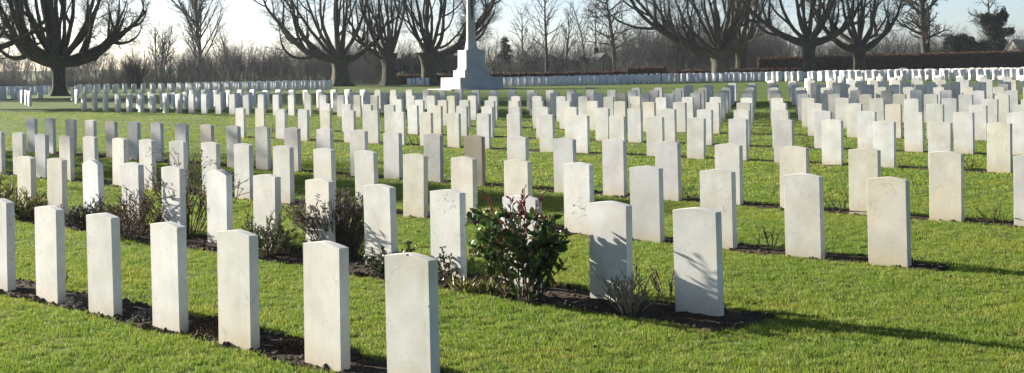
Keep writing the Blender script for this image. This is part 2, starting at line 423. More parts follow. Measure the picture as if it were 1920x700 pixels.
def wob(t, s): return .030 * math.sin(t * 3.1 + s) + .022 * math.sin(t * 7.7 + 2 * s) + .014 * math.sin(t * 17 + 3 * s)
BED = {1: (-.05, .42), 2: (-.36, .32), 3: (-.03, .34), 4: (-.03, .34), 5: (-.03, .32), 6: (-.03, .32), 7: (-.03, .30)}
def bed_span(r):
    ts = [q[0] for q in ROWS[r]]
    return min(ts) - .60, max(ts) + .33
def bed_edges(r, t):
    n0 = np.interp(t, [q[0] for q in ROWS[r]], [q[1] for q in ROWS[r]])
    a, b = BED[r]
    if r == 2: a = -.10 - .26 * min(1, max(0, (t + 17.5) / 2))
    if r == 1: a = -.045
    return n0 + a + wob(t, r), n0 + b + wob(t, r + 5)
rs = np.random.RandomState(3)
for r in BED:
    t0, t1 = bed_span(r)
    st = .07 if r <= 4 else .2
    T = np.arange(t0, t1, st); m = 11
    V = []
    for t in T:
        e0, e1 = bed_edges(r, t)
        ee = min(1, (t - t0) / .15, (t1 - t) / .15)
        mid = (e0 + e1) / 2
        e0, e1 = mid + (e0 - mid) * (.35 + .65 * ee), mid + (e1 - mid) * (.35 + .65 * ee)
        for k in range(m):
            f = k / (m - 1); n = e0 + (e1 - e0) * f
            x, y = row_xy(t, n)
            h = .004 + (math.sin(f * math.pi) ** .7) * max(0, ee) * (.014 + .020 * rs.rand())
            V.append((x, y, h + float(gz(x, y))))
    i = (np.arange(len(T) - 1)[:, None] * m + np.arange(m - 1)[None, :]).reshape(-1, 1)
    o = obj('soil_bed', mesh_np('soil_bed', V, i + np.array([[0, 1, m + 1, m]]), False), SOIL); tag(o, kind='structure')

def bed_mask(x, y):
    """True where a point lies on one of the beds"""
    t = x * U[0] + y * U[1]; n = x * N[0] + y * N[1]
    out = np.zeros(len(x), bool)
    for r in BED:
        t0, t1 = bed_span(r)
        tt = np.linspace(t0, t1, 400); E = np.array([bed_edges(r, q) for q in tt])
        out |= (t > t0 + .04) & (t < t1 - .04) & (n > np.interp(t, tt, E[:, 0]) + .01) & (n < np.interp(t, tt, E[:, 1]) - .01)
    return out

# ------------------------------------------------------------------ headstones
def headstone_mesh(name, rise=.024, w=.381, th=.072, seg=14, bev=.0022, shape='arc'):
    bm = bmesh.new(); z0, zs = -.22, .7616
    pts = [(-w / 2, z0), (w / 2, z0)]
    for k in range(seg + 1):
        f = k / seg; x = w / 2 - w * f
        e = 1 - abs(2 * f - 1) ** 1.3 if shape == 'arc' else 1 - abs(2 * f - 1) ** 1.25
        pts.append((x, zs + rise * e))
    fr = [bm.verts.new((x, -th / 2, z)) for x, z in pts]; bk = [bm.verts.new((x, th / 2, z)) for x, z in pts]
    n = len(pts)
    bm.faces.new(fr); bm.faces.new(list(reversed(bk)))
    for k in range(n): bm.faces.new((fr[(k + 1) % n], fr[k], bk[k], bk[(k + 1) % n]))
    bmesh.ops.recalc_face_normals(bm, faces=list(bm.faces))
    if bev:
        ed = [e for e in bm.edges if e.calc_face_angle(0) > .5]
        bmesh.ops.bevel(bm, geom=ed, offset=bev, segments=1, affect='EDGES')
    me = bm_mesh(name, bm)
    me.materials.append(STONE)
    return me
HS = headstone_mesh('headstone')
HS_POINT = headstone_mesh('headstone_gabled', rise=.050, shape='gable')
HS_FLAT = headstone_mesh('headstone_low_arch', rise=.019)
HS_FAR = headstone_mesh('headstone_plain', seg=8, bev=0)

def chipped_mesh():
    """the nearest stone: a flake lost from the top edge and a nick in the near arris"""
    base = obj('chip_source', HS.copy())
    cut = bmesh.new()
    for (x, y, z, a) in ((.018, -.036, .7850, .013), (.190, -.036, .505, .008), (-.06, -.036, .782, .006)):
        ret = bmesh.ops.create_icosphere(cut, subdivisions=2, radius=a)
        for v in ret['verts']:
            v.co.x = v.co.x * 1.5 + x; v.co.y = v.co.y * .8 + y; v.co.z = v.co.z * .9 + z
    co = obj('chip_cutter', bm_mesh('chip_cutter', cut))
    md = base.modifiers.new('b', 'BOOLEAN'); md.operation = 'DIFFERENCE'; md.object = co; md.solver = 'EXACT'
    dg = bpy.context.evaluated_depsgraph_get()
    me = bpy.data.meshes.new_from_object(base.evaluated_get(dg)); me.name = 'headstone_chipped'
    bpy.data.objects.remove(base); bpy.data.objects.remove(co)
    return me if len(me.polygons) > 10 else HS
HS_CHIP = chipped_mesh()

ONES = ['', 'first', 'second', 'third', 'fourth', 'fifth', 'sixth', 'seventh', 'eighth', 'ninth', 'tenth', 'eleventh', 'twelfth', 'thirteenth',
        'fourteenth', 'fifteenth', 'sixteenth', 'seventeenth', 'eighteenth', 'nineteenth']
def ordinal(n):
    if n < 20: return ONES[n]
    tens = {2: ('twenty', 'twentieth'), 3: ('thirty', 'thirtieth'), 4: ('forty', 'fortieth'), 5: ('fifty', 'fiftieth')}[n // 10]
    return tens[1] if n % 10 == 0 else tens[0] + '-' + ONES[n % 10]

TINT = {'cream': (.71, .675, .595), 'pale': (.72, .705, .665), 'white': (.76, .755, .735), 'bright white': (.83, .83, .82), 'light grey': (.64, .64, .63),
        'buff': (.69, .65, .57), 'brown-grey': (.34, .295, .225), 'mottled grey': (.52, .52, .50)}
# stones of their own look: (row, index) -> tint, label, mesh
OWN = {
 (1, 0): ('light grey', 'pale headstone at the left end of the front row, cut by the picture edge', None),
 (1, 1): ('pale', 'pale headstone with dark flecks, second from the left in the front row', None),
 (1, 2): ('pale', 'clean pale headstone of the front row, just past the grey lavender tuft', None),
 (1, 3): ('pale', 'smooth pale headstone of the front row, between dark soil and the brown clod heap', None),
 (1, 4): ('pale', 'pale headstone with faint curved cracks, just past the brown clod heap', None),
 (1, 5): ('pale', 'large near headstone with an unbroken top, second nearest of the front row', None),
 (1, 6): ('pale', 'nearest headstone, with a chip out of its top edge', 'chip'),
 (2, 0): ('cream', 'cream headstone rising behind the yellow-green variegated clump', None),
 (2, 1): ('cream', 'cream headstone with a small dead twig clump at its foot', None),
 (2, 2): ('bright white', 'bright white headstone with a peaked top behind the rosemary', 'point'),
 (2, 3): ('pale', 'cream headstone behind the leafless brown twig bush of the second row', None),
 (2, 4): ('pale', 'headstone veiled by the tall arching rose stems', None),
 (2, 5): ('bright white', 'white headstone with a peaked top and rose-stem shadows across its face', 'point'),
 (2, 6): ('pale', 'pale headstone behind the feathery green bush', None),
 (2, 7): ('cream', 'cream headstone half hidden by the dark dry lavender stalks', None),
 (2, 8): ('pale', 'pale headstone with stalk shadows, just past the dry lavender', None),
 (2, 9): ('white', 'white headstone with black lichen scribbles near its top edge', None),
 (2, 10): ('white', 'white headstone almost hidden behind the red-tipped bush', None),
 (2, 11): ('pale', 'pale headstone with the leafy shadow of the red-tipped bush on it', None),
 (2, 12): ('pale', 'pale headstone at the right end of the second row, over the bare soil', None),
 (3, 20): ('cream', 'speckled cream headstone at the right end of the third row', None),
 (3, 19): ('pale', 'pale headstone of the third row, next to last before the open lawn', None),
 (3, 16): ('white', 'white headstone with a cluster of black cracks low on its face', None),
 (3, 13): ('cream', 'cream headstone of the third row with an ochre-stained foot', None),
 (4, 16): ('brown-grey', 'brown weathered headstone, the only brown one among the pale stones', None),
 (4, 15): ('mottled grey', 'grey headstone with pitted dark mottling, beside the brown one', None),
 (4, 25): ('pale', 'pale headstone cut by the picture edge at the right end of the fourth row', None),
 (4, 24): ('buff', 'buff headstone with a darker cap, beside bare rose twigs, fourth row', None),
 (4, 23): ('buff', 'sandy headstone with a small flaw near its top corner, fourth row', None),
}
PRESETS = {1: ('light grey', 'pale'), 2: ('cream', 'pale', 'white'), 3: ('cream', 'pale', 'pale', 'light grey'), 4: ('light grey', 'pale', 'pale', 'buff')}
stones = []      # dicts, sorted later by how large they show
rg = random.Random(5)
for r in sorted(ROWS):
    k = len(ROWS[r])
    for i, (t, n, dz) in enumerate(ROWS[r]):
        if (r, i) in OWN: tint, lab, shape = OWN[(r, i)]
        else:
            tint = rg.choice(PRESETS.get(r, ('cream', 'pale', 'pale', 'pale', 'white', 'white', 'white', 'light grey')))
            lab = '%s headstone, %s from the left in the %s row from the front' % (tint, ordinal(i + 1), ordinal(r)); shape = None
        x, y = row_xy(t, n)
        x += -U[0] * .1905 + N[0] * .036; y += -U[1] * .1905 + N[1] * .036
        stones.append(dict(x=x, y=y, z=float(gz(x, y)) + dz, rz=-TH + rg.gauss(0, .012), tint=tint, lab=lab, shape=shape, key=(r, i), grp='headstones of the %s row' % ordinal(r), row=r))
def loose(x, y, rz, lab, grp, tint=None):
    stones.append(dict(x=x, y=y, z=float(gz(x, y)) + rg.gauss(0, .008), rz=rz + rg.gauss(0, .02), tint=tint or rg.choice(('pale', 'white', 'light grey')), lab=lab, shape=None, grp=grp, row=99))
# four and three stones at the ends of rows by the great tree
for i, (x, y) in enumerate(((-29.1, 80), (-27.7, 76.5), (-26.2, 73), (-24.96, 70))):
    loose(x, y, -TH - .1, 'white headstone, %s of four close together on open grass near the great tree' % ordinal(i + 1), 'four headstones near the great tree', 'white')
for i, (x, y) in enumerate(((-26.3, 81), (-25.1, 77.5), (-23.8, 74))):
    loose(x, y, -TH - .1, 'white headstone, %s of three close together beside the trunk of the great tree' % ordinal(i + 1), 'three headstones beside the great tree', 'white')
far_i = {}
def far(x, y, rz, key):
    loose(x, y, rz, None, 'far headstones')
for q in range(5):                                   # the far block on the left, faces square to the view
    for i in range(32): far(-42.5 + i * .86 + .21 * q + rg.gauss(0, .03), 121.5 + q * 2.3 + rg.gauss(0, .05), 0, 'a')
for q in range(2):
    for i in range(6): far(-35.5 + i * .85 + .4 * q, 85 + q * 3.0 + .10 * i, -.12, 'b')
for q in range(6):                                   # long far rows behind the cross
    for i in range(50): far(-1.8 + i * .62 + .23 * q + rg.gauss(0, .05), 117.5 + q * 2.0 + .17 * i, 0, 'c')
for i in range(5): far(-10.2 + i * .45, 134.0, 0, 'd')
for li, (a, b, m) in enumerate((((18.9, 100.2), (33.0, 87.5), 34), ((23.2, 104), (36.0, 94.5), 30), ((26, 106.5), (39.5, 100), 28), ((23, 98.5), (34, 89.5), 24))):
    for i in range(m):
        f = i / (m - 1); far(a[0] + (b[0] - a[0]) * f + rg.gauss(0, .07), a[1] + (b[1] - a[1]) * f + rg.gauss(0, .1), -TH * (1.0 if li else .6), 'e')
stones = [s for s in stones if not (s['row'] == 99 and s['y'] > 119 and s['x'] / s['y'] > -.1335 and s['x'] < -12) and not (s['row'] == 99 and s['y'] > 119 and s['x'] / s['y'] < -.3235)]
for k in range(2):
    for i in range(8): far(-47.5 + .85 * i + .4 * k, 122 + 2.4 * k, 0, 'a')
for s in stones: s['size'] = 1.0 / max(1.0, s['y'] - .25 * s['x'])
own = sorted([s for s in stones if s['lab']], key=lambda s: -s['size'])
individual, rest = own[:300], own[300:] + [s for s in stones if not s['lab']]
for s in individual:
    me = {'point': HS_POINT, 'chip': HS_CHIP}.get(s['shape'], HS if s['row'] < 5 else HS_FLAT)
    o = bpy.data.objects.new('headstone', me)
    o.location = (s['x'], s['y'], s['z'])
    tl = .006 if s['row'] < 8 else .012
    o.rotation_euler = (rg.gauss(0, tl), rg.gauss(0, tl), s['rz'])
    c = TINT[s['tint']]; k = rg.uniform(.95, 1.05)
    o.color = (c[0] * k, c[1] * k * rg.uniform(.99, 1.01), c[2] * k * rg.uniform(.97, 1.03), 1)
    tag(o, s['lab'], 'headstone', s['grp']); link(o)
    if s.get('key') in MARKED:
        o.material_slots[0].link = 'OBJECT'; o.material_slots[0].material = MARKED[s['key']]
# the headstones past those: one object
bv = np.array([v.co for v in HS_FAR.vertices]); bfs = [list(p.vertices) for p in HS_FAR.polygons]
quads = np.array([f for f in bfs if len(f) == 4]); ngon = [np.array([f]) for f in bfs if len(f) != 4]
V, F4, FN = [], [], []
for s in rest:
    c, sn = math.cos(s['rz']), math.sin(s['rz']); o_ = len(V) * len(bv)
    q = bv * np.array([1, 1, rg.uniform(.97, 1.03)])
    V.append(np.stack([q[:, 0] * c - q[:, 1] * sn + s['x'], q[:, 0] * sn + q[:, 1] * c + s['y'], q[:, 2] + s['z']], 1))
    F4.append(quads + o_); FN += [g + o_ for g in ngon]
o = obj('distant_headstones', mesh_np('distant_headstones', np.concatenate(V), [np.concatenate(F4)] + FN), STONE_FAR)
tag(o, 'distant rows of pale headstones beyond the cross and along the hedge', kind='stuff')
# ------------------------------------------------------------------ the stone cross
cr = empty('stone_cross', (-2.75, 92.6, 0), R(27)); tag(cr, 'tall pale stone memorial cross on stepped plinths, with a bronze sword', 'cross')
frustum_obj('paving_step', CROSS, cr, -.15, .06, 2.45, 2.45, 2.45, 2.45, ch=.5)
frustum_obj('platform', CROSS, cr, .06, .82, 1.62, 1.62, 1.60, 1.60)
frustum_obj('lower_plinth', CROSS, cr, .82, 1.31, .96, .96, .95, .95)
pb = frustum_obj('upper_plinth', CROSS, cr, 1.31, 1.50, .80, .80, .715, .715)
frustum_obj('plinth_block', CROSS, pb, 1.50, 2.68, .715, .715, .70, .70, bev=.01)
sb = frustum_obj('shaft', CROSS, cr, 3.40, 8.9, .29, .27, .19, .17, ch=.11)
frustum_obj('shaft_foot', CROSS, sb, 2.68, 3.40, .385, .385, .29, .27, ch=.11)
bm = bmesh.new(); frustum(bm, -1.25, 1.25, .17, .15, .17, .15, ch=.08)
for v in bm.verts: v.co = (v.co.z, v.co.y, v.co.x + 7.55)
arm = obj('cross_arm', bm_mesh('cross_arm', bm), CROSS, cr)
bm = bmesh.new()
pr = [(-.005, 4.72), (.085, 5.05), (.075, 7.3), (.26, 7.33), (.26, 7.42), (.05, 7.44), (.05, 7.85)]
poly = [(x, z) for x, z in pr] + [(-x, z) for x, z in reversed(pr)]
poly[-1] = (.005 * -1, 4.72)
f = [bm.verts.new((x, -.31 + (z - 4.72) * .025, z)) for x, z in poly]; b = [bm.verts.new((x, -.20 + (z - 4.72) * .02, z)) for x, z in poly]
bm.faces.new(f); bm.faces.new(list(reversed(b)))
for k in range(len(f)): bm.faces.new((f[(k + 1) % len(f)], f[k], b[k], b[(k + 1) % len(f)]))
bmesh.ops.recalc_face_normals(bm, faces=list(bm.faces))
obj('sword', bm_mesh('sword', bm), BRONZE, cr)
# low stone marker on the lawn
mk = frustum_obj('ground_marker', CROSS, None, -.05, .07, .38, .22, .36, .20); mk.location = (5.17, 88.1, 0)
tag(mk, 'small flat pale stone marker lying on the open lawn', 'marker')

# white curved memorial seat by the far hedge
bm = bmesh.new()
L0 = [(-2.2, 0), (2.2, 0), (2.2, .66), (.46, .72)] + [(.45 * math.cos(a), .76 + .20 * math.sin(a)) for a in np.linspace(.12, math.pi - .12, 10)] + [(-.46, .72), (-2.2, .66)]
f = [bm.verts.new((x, -.18, z)) for x, z in L0]; b = [bm.verts.new((x, .18, z)) for x, z in L0]
bm.faces.new(f); bm.faces.new(list(reversed(b)))
for k in range(len(f)): bm.faces.new((f[(k + 1) % len(f)], f[k], b[k], b[(k + 1) % len(f)]))
bmesh.ops.recalc_face_normals(bm, faces=list(bm.faces))
mw = obj('memorial_wall', bm_mesh('memorial_wall', bm), CROSS, None, (33.7, 116.5, -.28)); mw.rotation_euler = (0, 0, -.93)
tag(mw, 'low white memorial wall with a round-arched middle, before the dark hedge', 'memorial wall')

# ------------------------------------------------------------------ hedges
def hedge(name, x0, y0, x1, y1, h0, h1, th, label, seed, dens=95, rise=0):
    rs = np.random.RandomState(seed)
    ln = math.hypot(x1 - x0, y1 - y0); ax = np.array([(x1 - x0) / ln, (y1 - y0) / ln]); ay = np.array([-ax[1], ax[0]])
    o = empty(name, (x0, y0, 0)); tag(o, label, 'hedge')
    # twiggy core
    nL = max(3, int(ln / .5)); prof = [(-.42, 0), (-.45, .5), (-.43, .95), (-.25, 1.0), (.25, 1.0), (.43, .95), (.45, .5), (.42, 0)]
    V = []
    for a in range(nL + 1):
        f = a / nL; x, y = ax * ln * f; g = float(gz(x0 + x, y0 + y)); hh = h0 + (h1 - h0) * f
        for p, q in prof:
            w = p * th + rs.normal(0, .03); z = g + q * hh * .97 + rs.normal(0, .03) * (q > 0)
            V.append((x + ay[0] * w, y + ay[1] * w, z))
    m = len(prof); i = (np.arange(nL)[:, None] * m + np.arange(m - 1)[None, :]).reshape(-1, 1)
    F = [i + np.array([[0, 1, m + 1, m]]), np.array([list(range(m))]), np.array([[nL * m + k for k in reversed(range(m))]])]
    obj('twig_core', mesh_np('twig_core', V, F), HEDGE_CORE, o)
    n = int(dens * ln * (2 * h0 + th))
    u = rs.rand(n); s = rs.rand(n) * (2 * h0 + th)
    hh = h0 + (h1 - h0) * u
    side = np.where(s < h0, -1, np.where(s < h0 + th, 0, 1))
    z = np.where(side == 0, 1.0, np.where(side < 0, s / h0, (s - h0 - th) / h0)) * hh
    w = np.where(side == 0, (s - h0 - th / 2), side * th * .46) + rs.normal(0, .05, n)
    P = np.stack([ax[0] * ln * u + ay[0] * w, ax[1] * ln * u + ay[1] * w, z + rs.normal(0, .04, n)], 1)
    P[:, 2] += gz(x0 + P[:, 0], y0 + P[:, 1])
    e = rs.rand(n) < .06                                            # the two clipped ends
    D = rs.normal(size=(n, 3))
    obj('foliage', leaf_mesh('foliage', P, D, rs.uniform(.10, .19, n), rs.uniform(.07, .13, n), seed), BEECH, o)
    ne = int(dens * 1.5 * th * h0)
    for ex in (0.0, ln):
        Pe = np.stack([ax[0] * ex + ay[0] * (q := (rs.rand(ne) - .5) * th), ax[1] * ex + ay[1] * q, rs.rand(ne) * h0], 1); Pe[:, 2] += gz(x0, y0)
        obj('foliage', leaf_mesh('foliage', Pe, rs.normal(size=(ne, 3)), .15, .10, seed + 1), BEECH, o)
    return o
HEDGE_CORE = m_plain('hedge_twigs', (.026, .017, .012), (.075, .045, .028), 8, .95, .8, .1)
hedge('tall_hedge', 27.3, 150, 66.0, 146, 2.08, 2.40, 1.5, 'long tall clipped brown beech hedge behind the rows, its end lit rust red', 1)
hedge('low_hedge', -12.6, 141.5, 11.6, 136, .98, 1.0, .9, 'low clipped brown hedge running behind the stone cross', 2)
hedge('hedge_block', 11.7, 136.2, 15.4, 135.6, 1.36, 1.36, 1.0, 'short taller block of clipped brown hedge between two low hedges', 3)
hedge('low_hedge', 16.6, 135.2, 29.4, 133.6, 1.0, 1.0, .9, 'low clipped brown hedge behind the big spreading tree', 4)

# ------------------------------------------------------------------ pollarded trees
def flute_trunk(name, h, r0, r1, rt, seed, z0=-.4, sides=20, rings=14):
    rg = random.Random(seed); ph = [rg.random() * 6.28 for _ in range(4)]
    V = []
    for k in range(rings + 1):
        f = k / rings; z = z0 + (h - z0) * f
        flare = max(0, 1 - (z - z0 - .3) / .9); r = (r0 + (r1 - r0) * min(1, f * 1.6)) * (1 + .75 * max(0, flare) ** 2)
        r += (rt - r1) * max(0, (f - .6) / .4) ** 1.5
        for j in range(sides):
            a = j / sides * 2 * math.pi
            rr = r * (1 + .07 * math.sin(3 * a + ph[0] + z * .5) + .06 * math.sin(5 * a + ph[1] - z * .4) + .03 * math.sin(9 * a + ph[2]) + (.10 * max(0, flare)) * math.sin(6 * a + ph[3]))
            V.append((rr * math.cos(a), rr * math.sin(a), z))
    i = (np.arange(rings)[:, None] * sides + np.arange(sides)[None, :]).reshape(-1, 1)
    j = (np.arange(rings)[:, None] * sides + (np.arange(sides)[None, :] + 1) % sides).reshape(-1, 1)
    F = np.concatenate([i, j, j + sides, i + sides], 1)
    return mesh_np(name, V, [F, np.array([[rings * sides + q for q in range(sides)]])], True)

SUB = [dict(k=15, s=8, gn=.075, up=.13, ta=.18, n=5, t0=.08, an=.80, lr=.85, rr=.62, sh=.25),
       dict(k=11, s=6, gn=.085, up=.19, ta=.12, n=15, t0=.10, an=1.0, lr=.36, rr=.17, sh=.2),
       dict(k=6, s=3, gn=.12, up=.05, ta=.22, n=8, t0=.12, an=.75, lr=.52, rr=.50),
       dict(k=3, s=3, gn=.15, up=.02, ta=.4, n=4, t0=.15, an=.7, lr=.70, rr=.55),
       dict(k=2, s=3, gn=.16, up=.0, ta=.5, n=0, t0=.3, an=.6, lr=.5, rr=.6)]
def pollard_limbs(seed, zf, reach, height, nl=11, rl=.26, wide=()):
    """limbs leave a swollen head low and turn upward, throwing tall upright shoots on the way"""
    rg = random.Random(seed); L = Limbs()
    for q in range(nl):
        az = q * 2.399 + rg.gauss(0, .25); f = (q + .5) / nl
        el = 1.35 - 1.0 * f + rg.gauss(0, .12)
        d = (math.cos(az) * math.cos(el), math.sin(az) * math.cos(el), math.sin(el))
        p = (math.cos(az) * .35 * f, math.sin(az) * .35 * f, zf - .1 + .3 * (1 - f))
        sp = [dict(x) for x in SUB]
        sp[0]['up'] = .12 + .09 * rg.random(); sp[0]['n'] = 1 + int(2.6 * f)
        grow(L, p, d, height * rg.uniform(.8, 1.05) * (.85 + .15 * f), rl * .84 * rg.uniform(.7, 1.1) * (.8 + .25 * f), 0, sp, rg)
    for (az, rc, hh) in wide:                               # long low boughs
        d = (math.cos(az) * .985, math.sin(az) * .985, .10 + .02 * hh / rc); sp = [dict(x) for x in SUB]
        sp[0].update(up=.075 + .022 * hh / rc, gn=.085, n=7, t0=.18, an=.9, lr=.60); sp[2].update(n=9); sp[1].update(n=13)
        grow(L, (math.cos(az) * .3, math.sin(az) * .3, zf - .45), d, rc * 1.35, rl * 1.3, 0, sp, rg)
    return L
def pollard(label, x, y, seed, zf=2.4, reach=4.2, height=9.5, r0=.85, r1=.66, rt=.95, rl=.26, rz=0, wide=(), nl=11, sc=1.0):
    o = empty('pollarded_tree', (x, y, float(gz(x, y))), rz); o.scale = (sc, sc, sc)
    tag(o, label, 'tree', 'old pollarded trees around the cemetery')
    obj('trunk', flute_trunk('trunk', zf + .1, r0, r1, rt, seed), BARK, o)
    obj('crown', pollard_limbs(seed, zf, reach, height, nl, rl, wide).mesh('crown'), BARK, o)
    return o
PI = math.pi
pollard('huge dark pollarded tree with low arching boughs, in the left corner', -31.9, 95.3, 21, zf=2.75, reach=4.4, height=10, r0=.50, r1=.43, rt=.78, rl=.31, wide=((PI * 1.02, 4.6, 5.0), (0.0, 5.2, 5.5), (PI * .93, 5.4, 6.5), (-.25, 4.4, 7)), nl=13)
pollard('pollarded tree standing beyond the edge, its heavy bough reaching across the left side', -40.8, 92.0, 22, zf=2.9, reach=6.2, height=9.5, r0=.7, r1=.55, rt=.9, rl=.30, wide=((0.05, 8.0, 2.0), (.25, 7.6, 4.5), (-.3, 7.0, 5)), nl=13)
pollard('pollarded tree with a gnarled swollen trunk, at the end of the far graves', -17.6, 138.5, 23, zf=3.1, reach=5.6, height=10.5, r0=.95, r1=.72, rt=1.15, rl=.30, wide=((PI, 8.0, 6.0), (PI * .94, 7.0, 8), (-.1, 5.2, 7)))
pollard('pollarded tree with upright limbs, middle one of the three trees before the cross', -12.5, 138, 24, zf=3.2, reach=4.4, height=10.5, r0=.75, r1=.62, rt=1.0, rl=.27, wide=((PI * .9, 4.6, 7),))
pollard('pollarded tree half behind the stone cross', -8.4, 137.2, 25, zf=3.2, reach=5.2, height=10.5, r0=.80, r1=.68, rt=1.0, rl=.29, wide=((-.05, 5.8, 5.5), (.1, 8.5, 9), (.2, 8.0, 11)))
pollard('broad pollarded tree with low wide boughs and a flared trunk, before the low hedge', 20.6, 133.2, 26, zf=2.9, reach=5.6, height=10.5, r0=.92, r1=.80, rt=1.25, rl=.31, wide=((PI * .98, 8.6, 5.5), (PI * .93, 7.0, 8.5), (PI * 1.05, 9.6, 10.0)), nl=13)
pollard('slimmer pollarded tree with a pale sunlit trunk, just behind the broad one', 24.6, 145, 27, zf=3.4, reach=4.4, height=10.5, r0=.62, r1=.52, rt=.8, rl=.26, wide=((PI, 4.0, 7),))
pollard('pollarded tree with a thick dark trunk before the tall hedge, first of two there', 28.2, 128.5, 28, zf=3.9, reach=5.2, height=10.5, r0=.62, r1=.56, rt=1.0, rl=.30, wide=((PI, 6.4, 6.5), (0, 5.5, 7)))
pollard('pollarded tree with a fluted trunk before the tall hedge, second of two there', 33.4, 130, 29, zf=3.2, reach=5.0, height=10.5, r0=.66, r1=.55, rt=.95, rl=.28, wide=((PI * .95, 5.4, 5.5), (0, 4.6, 6.5)))

# ------------------------------------------------------------------ other trees
def tree(name, label, x, y, spec, h, r, seed, lean=(0, 0), bark=None, group=None, n0=1, cat='tree', spread=.4, z0=-.3):
    rg = random.Random(seed); o = empty(name, (x, y, float(gz(x, y)))); tag(o, label, cat, group)
    T = Limbs(); C = Limbs()
    for q in range(n0):
        a = q * 2.399 + rg.random(); sp = spread * (q > 0 or n0 > 1)
        d = nrm((lean[0] + math.cos(a) * sp * rg.uniform(.3, 1), lean[1] + math.sin(a) * sp * rg.uniform(.3, 1), 1))
        B = Limbs(); grow(B, (math.cos(a) * .1 * (n0 > 1), math.sin(a) * .1 * (n0 > 1), z0), d, h * rg.uniform(.75, 1.05) if n0 > 1 else h, r, 0, spec, rg)
        for key, Ls in B.d.items():
            for li, l in enumerate(Ls):
                (T if key[1] >= 8 else C).add(l[0], l[1], key[1])
    bk = bark or BARK2
    obj('trunk', T.mesh('trunk'), bk, o); obj('crown', C.mesh('crown'), bk, o)
    return o
VASE = [dict(k=8, s=8, gn=.03, up=.10, ta=.15, n=34, t0=.17, an=.62, lr=.60, rr=.30, sh=.40),
        dict(k=7, s=4, gn=.05, up=.045, ta=.2, n=12, t0=.15, an=.5, lr=.42, rr=.5),
        dict(k=4, s=3, gn=.09, up=.05, ta=.3, n=5, t0=.2, an=.5, lr=.5, rr=.6),
        dict(k=3, s=3, gn=.12, up=.02, ta=.4, n=0, t0=.3, an=.6, lr=.5, rr=.6)]
tree('vase_tree', 'tall bare tree with many upswept branches, alone between the two groups of pollards', -39.3, 171, VASE, 13.5, .38, 41)
LEADER = [dict(k=14, s=8, gn=.012, up=.05, ta=.12, n=42, t0=.20, an=.95, lr=.36, rr=.26, sh=.55),
          dict(k=6, s=3, gn=.06, up=.10, ta=.25, n=8, t0=.2, an=.6, lr=.42, rr=.5),
          dict(k=3, s=3, gn=.10, up=.04, ta=.35, n=3, t0=.25, an=.6, lr=.5, rr=.6),
          dict(k=2, s=3, gn=.12, up=.02, ta=.4, n=0, t0=.3, an=.6, lr=.5, rr=.6)]
tree('slender_tree', 'slender bare tree with one straight sunlit stem and fine side branches, beyond the low hedge', 3.9, 150, LEADER, 13.5, .20, 42)
OPEN = [dict(k=12, s=8, gn=.06, up=.05, ta=.2, n=13, t0=.38, an=1.05, lr=.42, rr=.42, sh=.35),
        dict(k=7, s=5, gn=.16, up=.05, ta=.25, n=8, t0=.25, an=.8, lr=.5, rr=.5),
        dict(k=5, s=3, gn=.18, up=.04, ta=.3, n=7, t0=.2, an=.75, lr=.5, rr=.55),
        dict(k=3, s=3, gn=.18, up=.02, ta=.4, n=4, t0=.2, an=.7, lr=.55, rr=.6),
        dict(k=2, s=3, gn=.18, up=.0, ta=.4, n=0, t0=.3, an=.6, lr=.5, rr=.6)]
OAK = [dict(OPEN[0], gn=.028, n=24, t0=.26, rr=.30)] + OPEN[1:]
tree('crooked_tree', 'bare tree with crooked spreading limbs and a tall clear trunk, beyond the low hedge', 12.7, 165, OAK, 12.5, .34, 43)
tree('round_headed_tree', 'thick-stemmed bare tree with a round twiggy head behind the tall hedge', 51.5, 168, OAK, 12.0, .78, 44)
THIN = [dict(k=9, s=8, gn=.05, up=.06, ta=.2, n=14, t0=.3, an=.6, lr=.45, rr=.4),
        dict(k=5, s=3, gn=.10, up=.07, ta=.3, n=7, t0=.2, an=.6, lr=.5, rr=.5),
        dict(k=3, s=3, gn=.13, up=.04, ta=.35, n=5, t0=.2, an=.6, lr=.55, rr=.6),
        dict(k=2, s=3, gn=.15, up=.02, ta=.4, n=0, t0=.3, an=.6, lr=.5, rr=.6)]
tw = 'thin bare tree'
for i, (px, y, h, r, lab) in enumerate((
    (300, 180, 8.5, .16, 'thin bare multi-stemmed tree between the round thicket and the upswept tree'),
    (700 - 960, 0, 0, 0, None),
    (1062, 200, 9.5, .20, 'thin bare tree with feathery twigs, just past the slender sunlit one'),
    (1098, 225, 12.5, .18, 'tall faint bare tree among the misty woods, nearer the barn roof'),
    (1118, 235, 13.0, .20, 'tall faint bare tree rising right behind the barn roof'),
    (440, 185, 8.0, .15, 'thin leaning bare tree to the side of the upswept tree'),
    (985, 210, 10, .22, 'bare rounded tree beside the dark fir'),
    (1280, 190, 8.0, .25, 'bare straight tree trunk seen under the bough of the broad pollard'))):
    if lab is None: continue
    x = (px - 960) / 2538 * y
    if '440' == str(px): tree('thin_tree', lab, x, y, THIN, h, r, 60 + i, lean=(-.3, 0))
    else: tree('thin_tree', lab, x, y, THIN, h, r, 60 + i, n0=4 if px == 300 else 1)
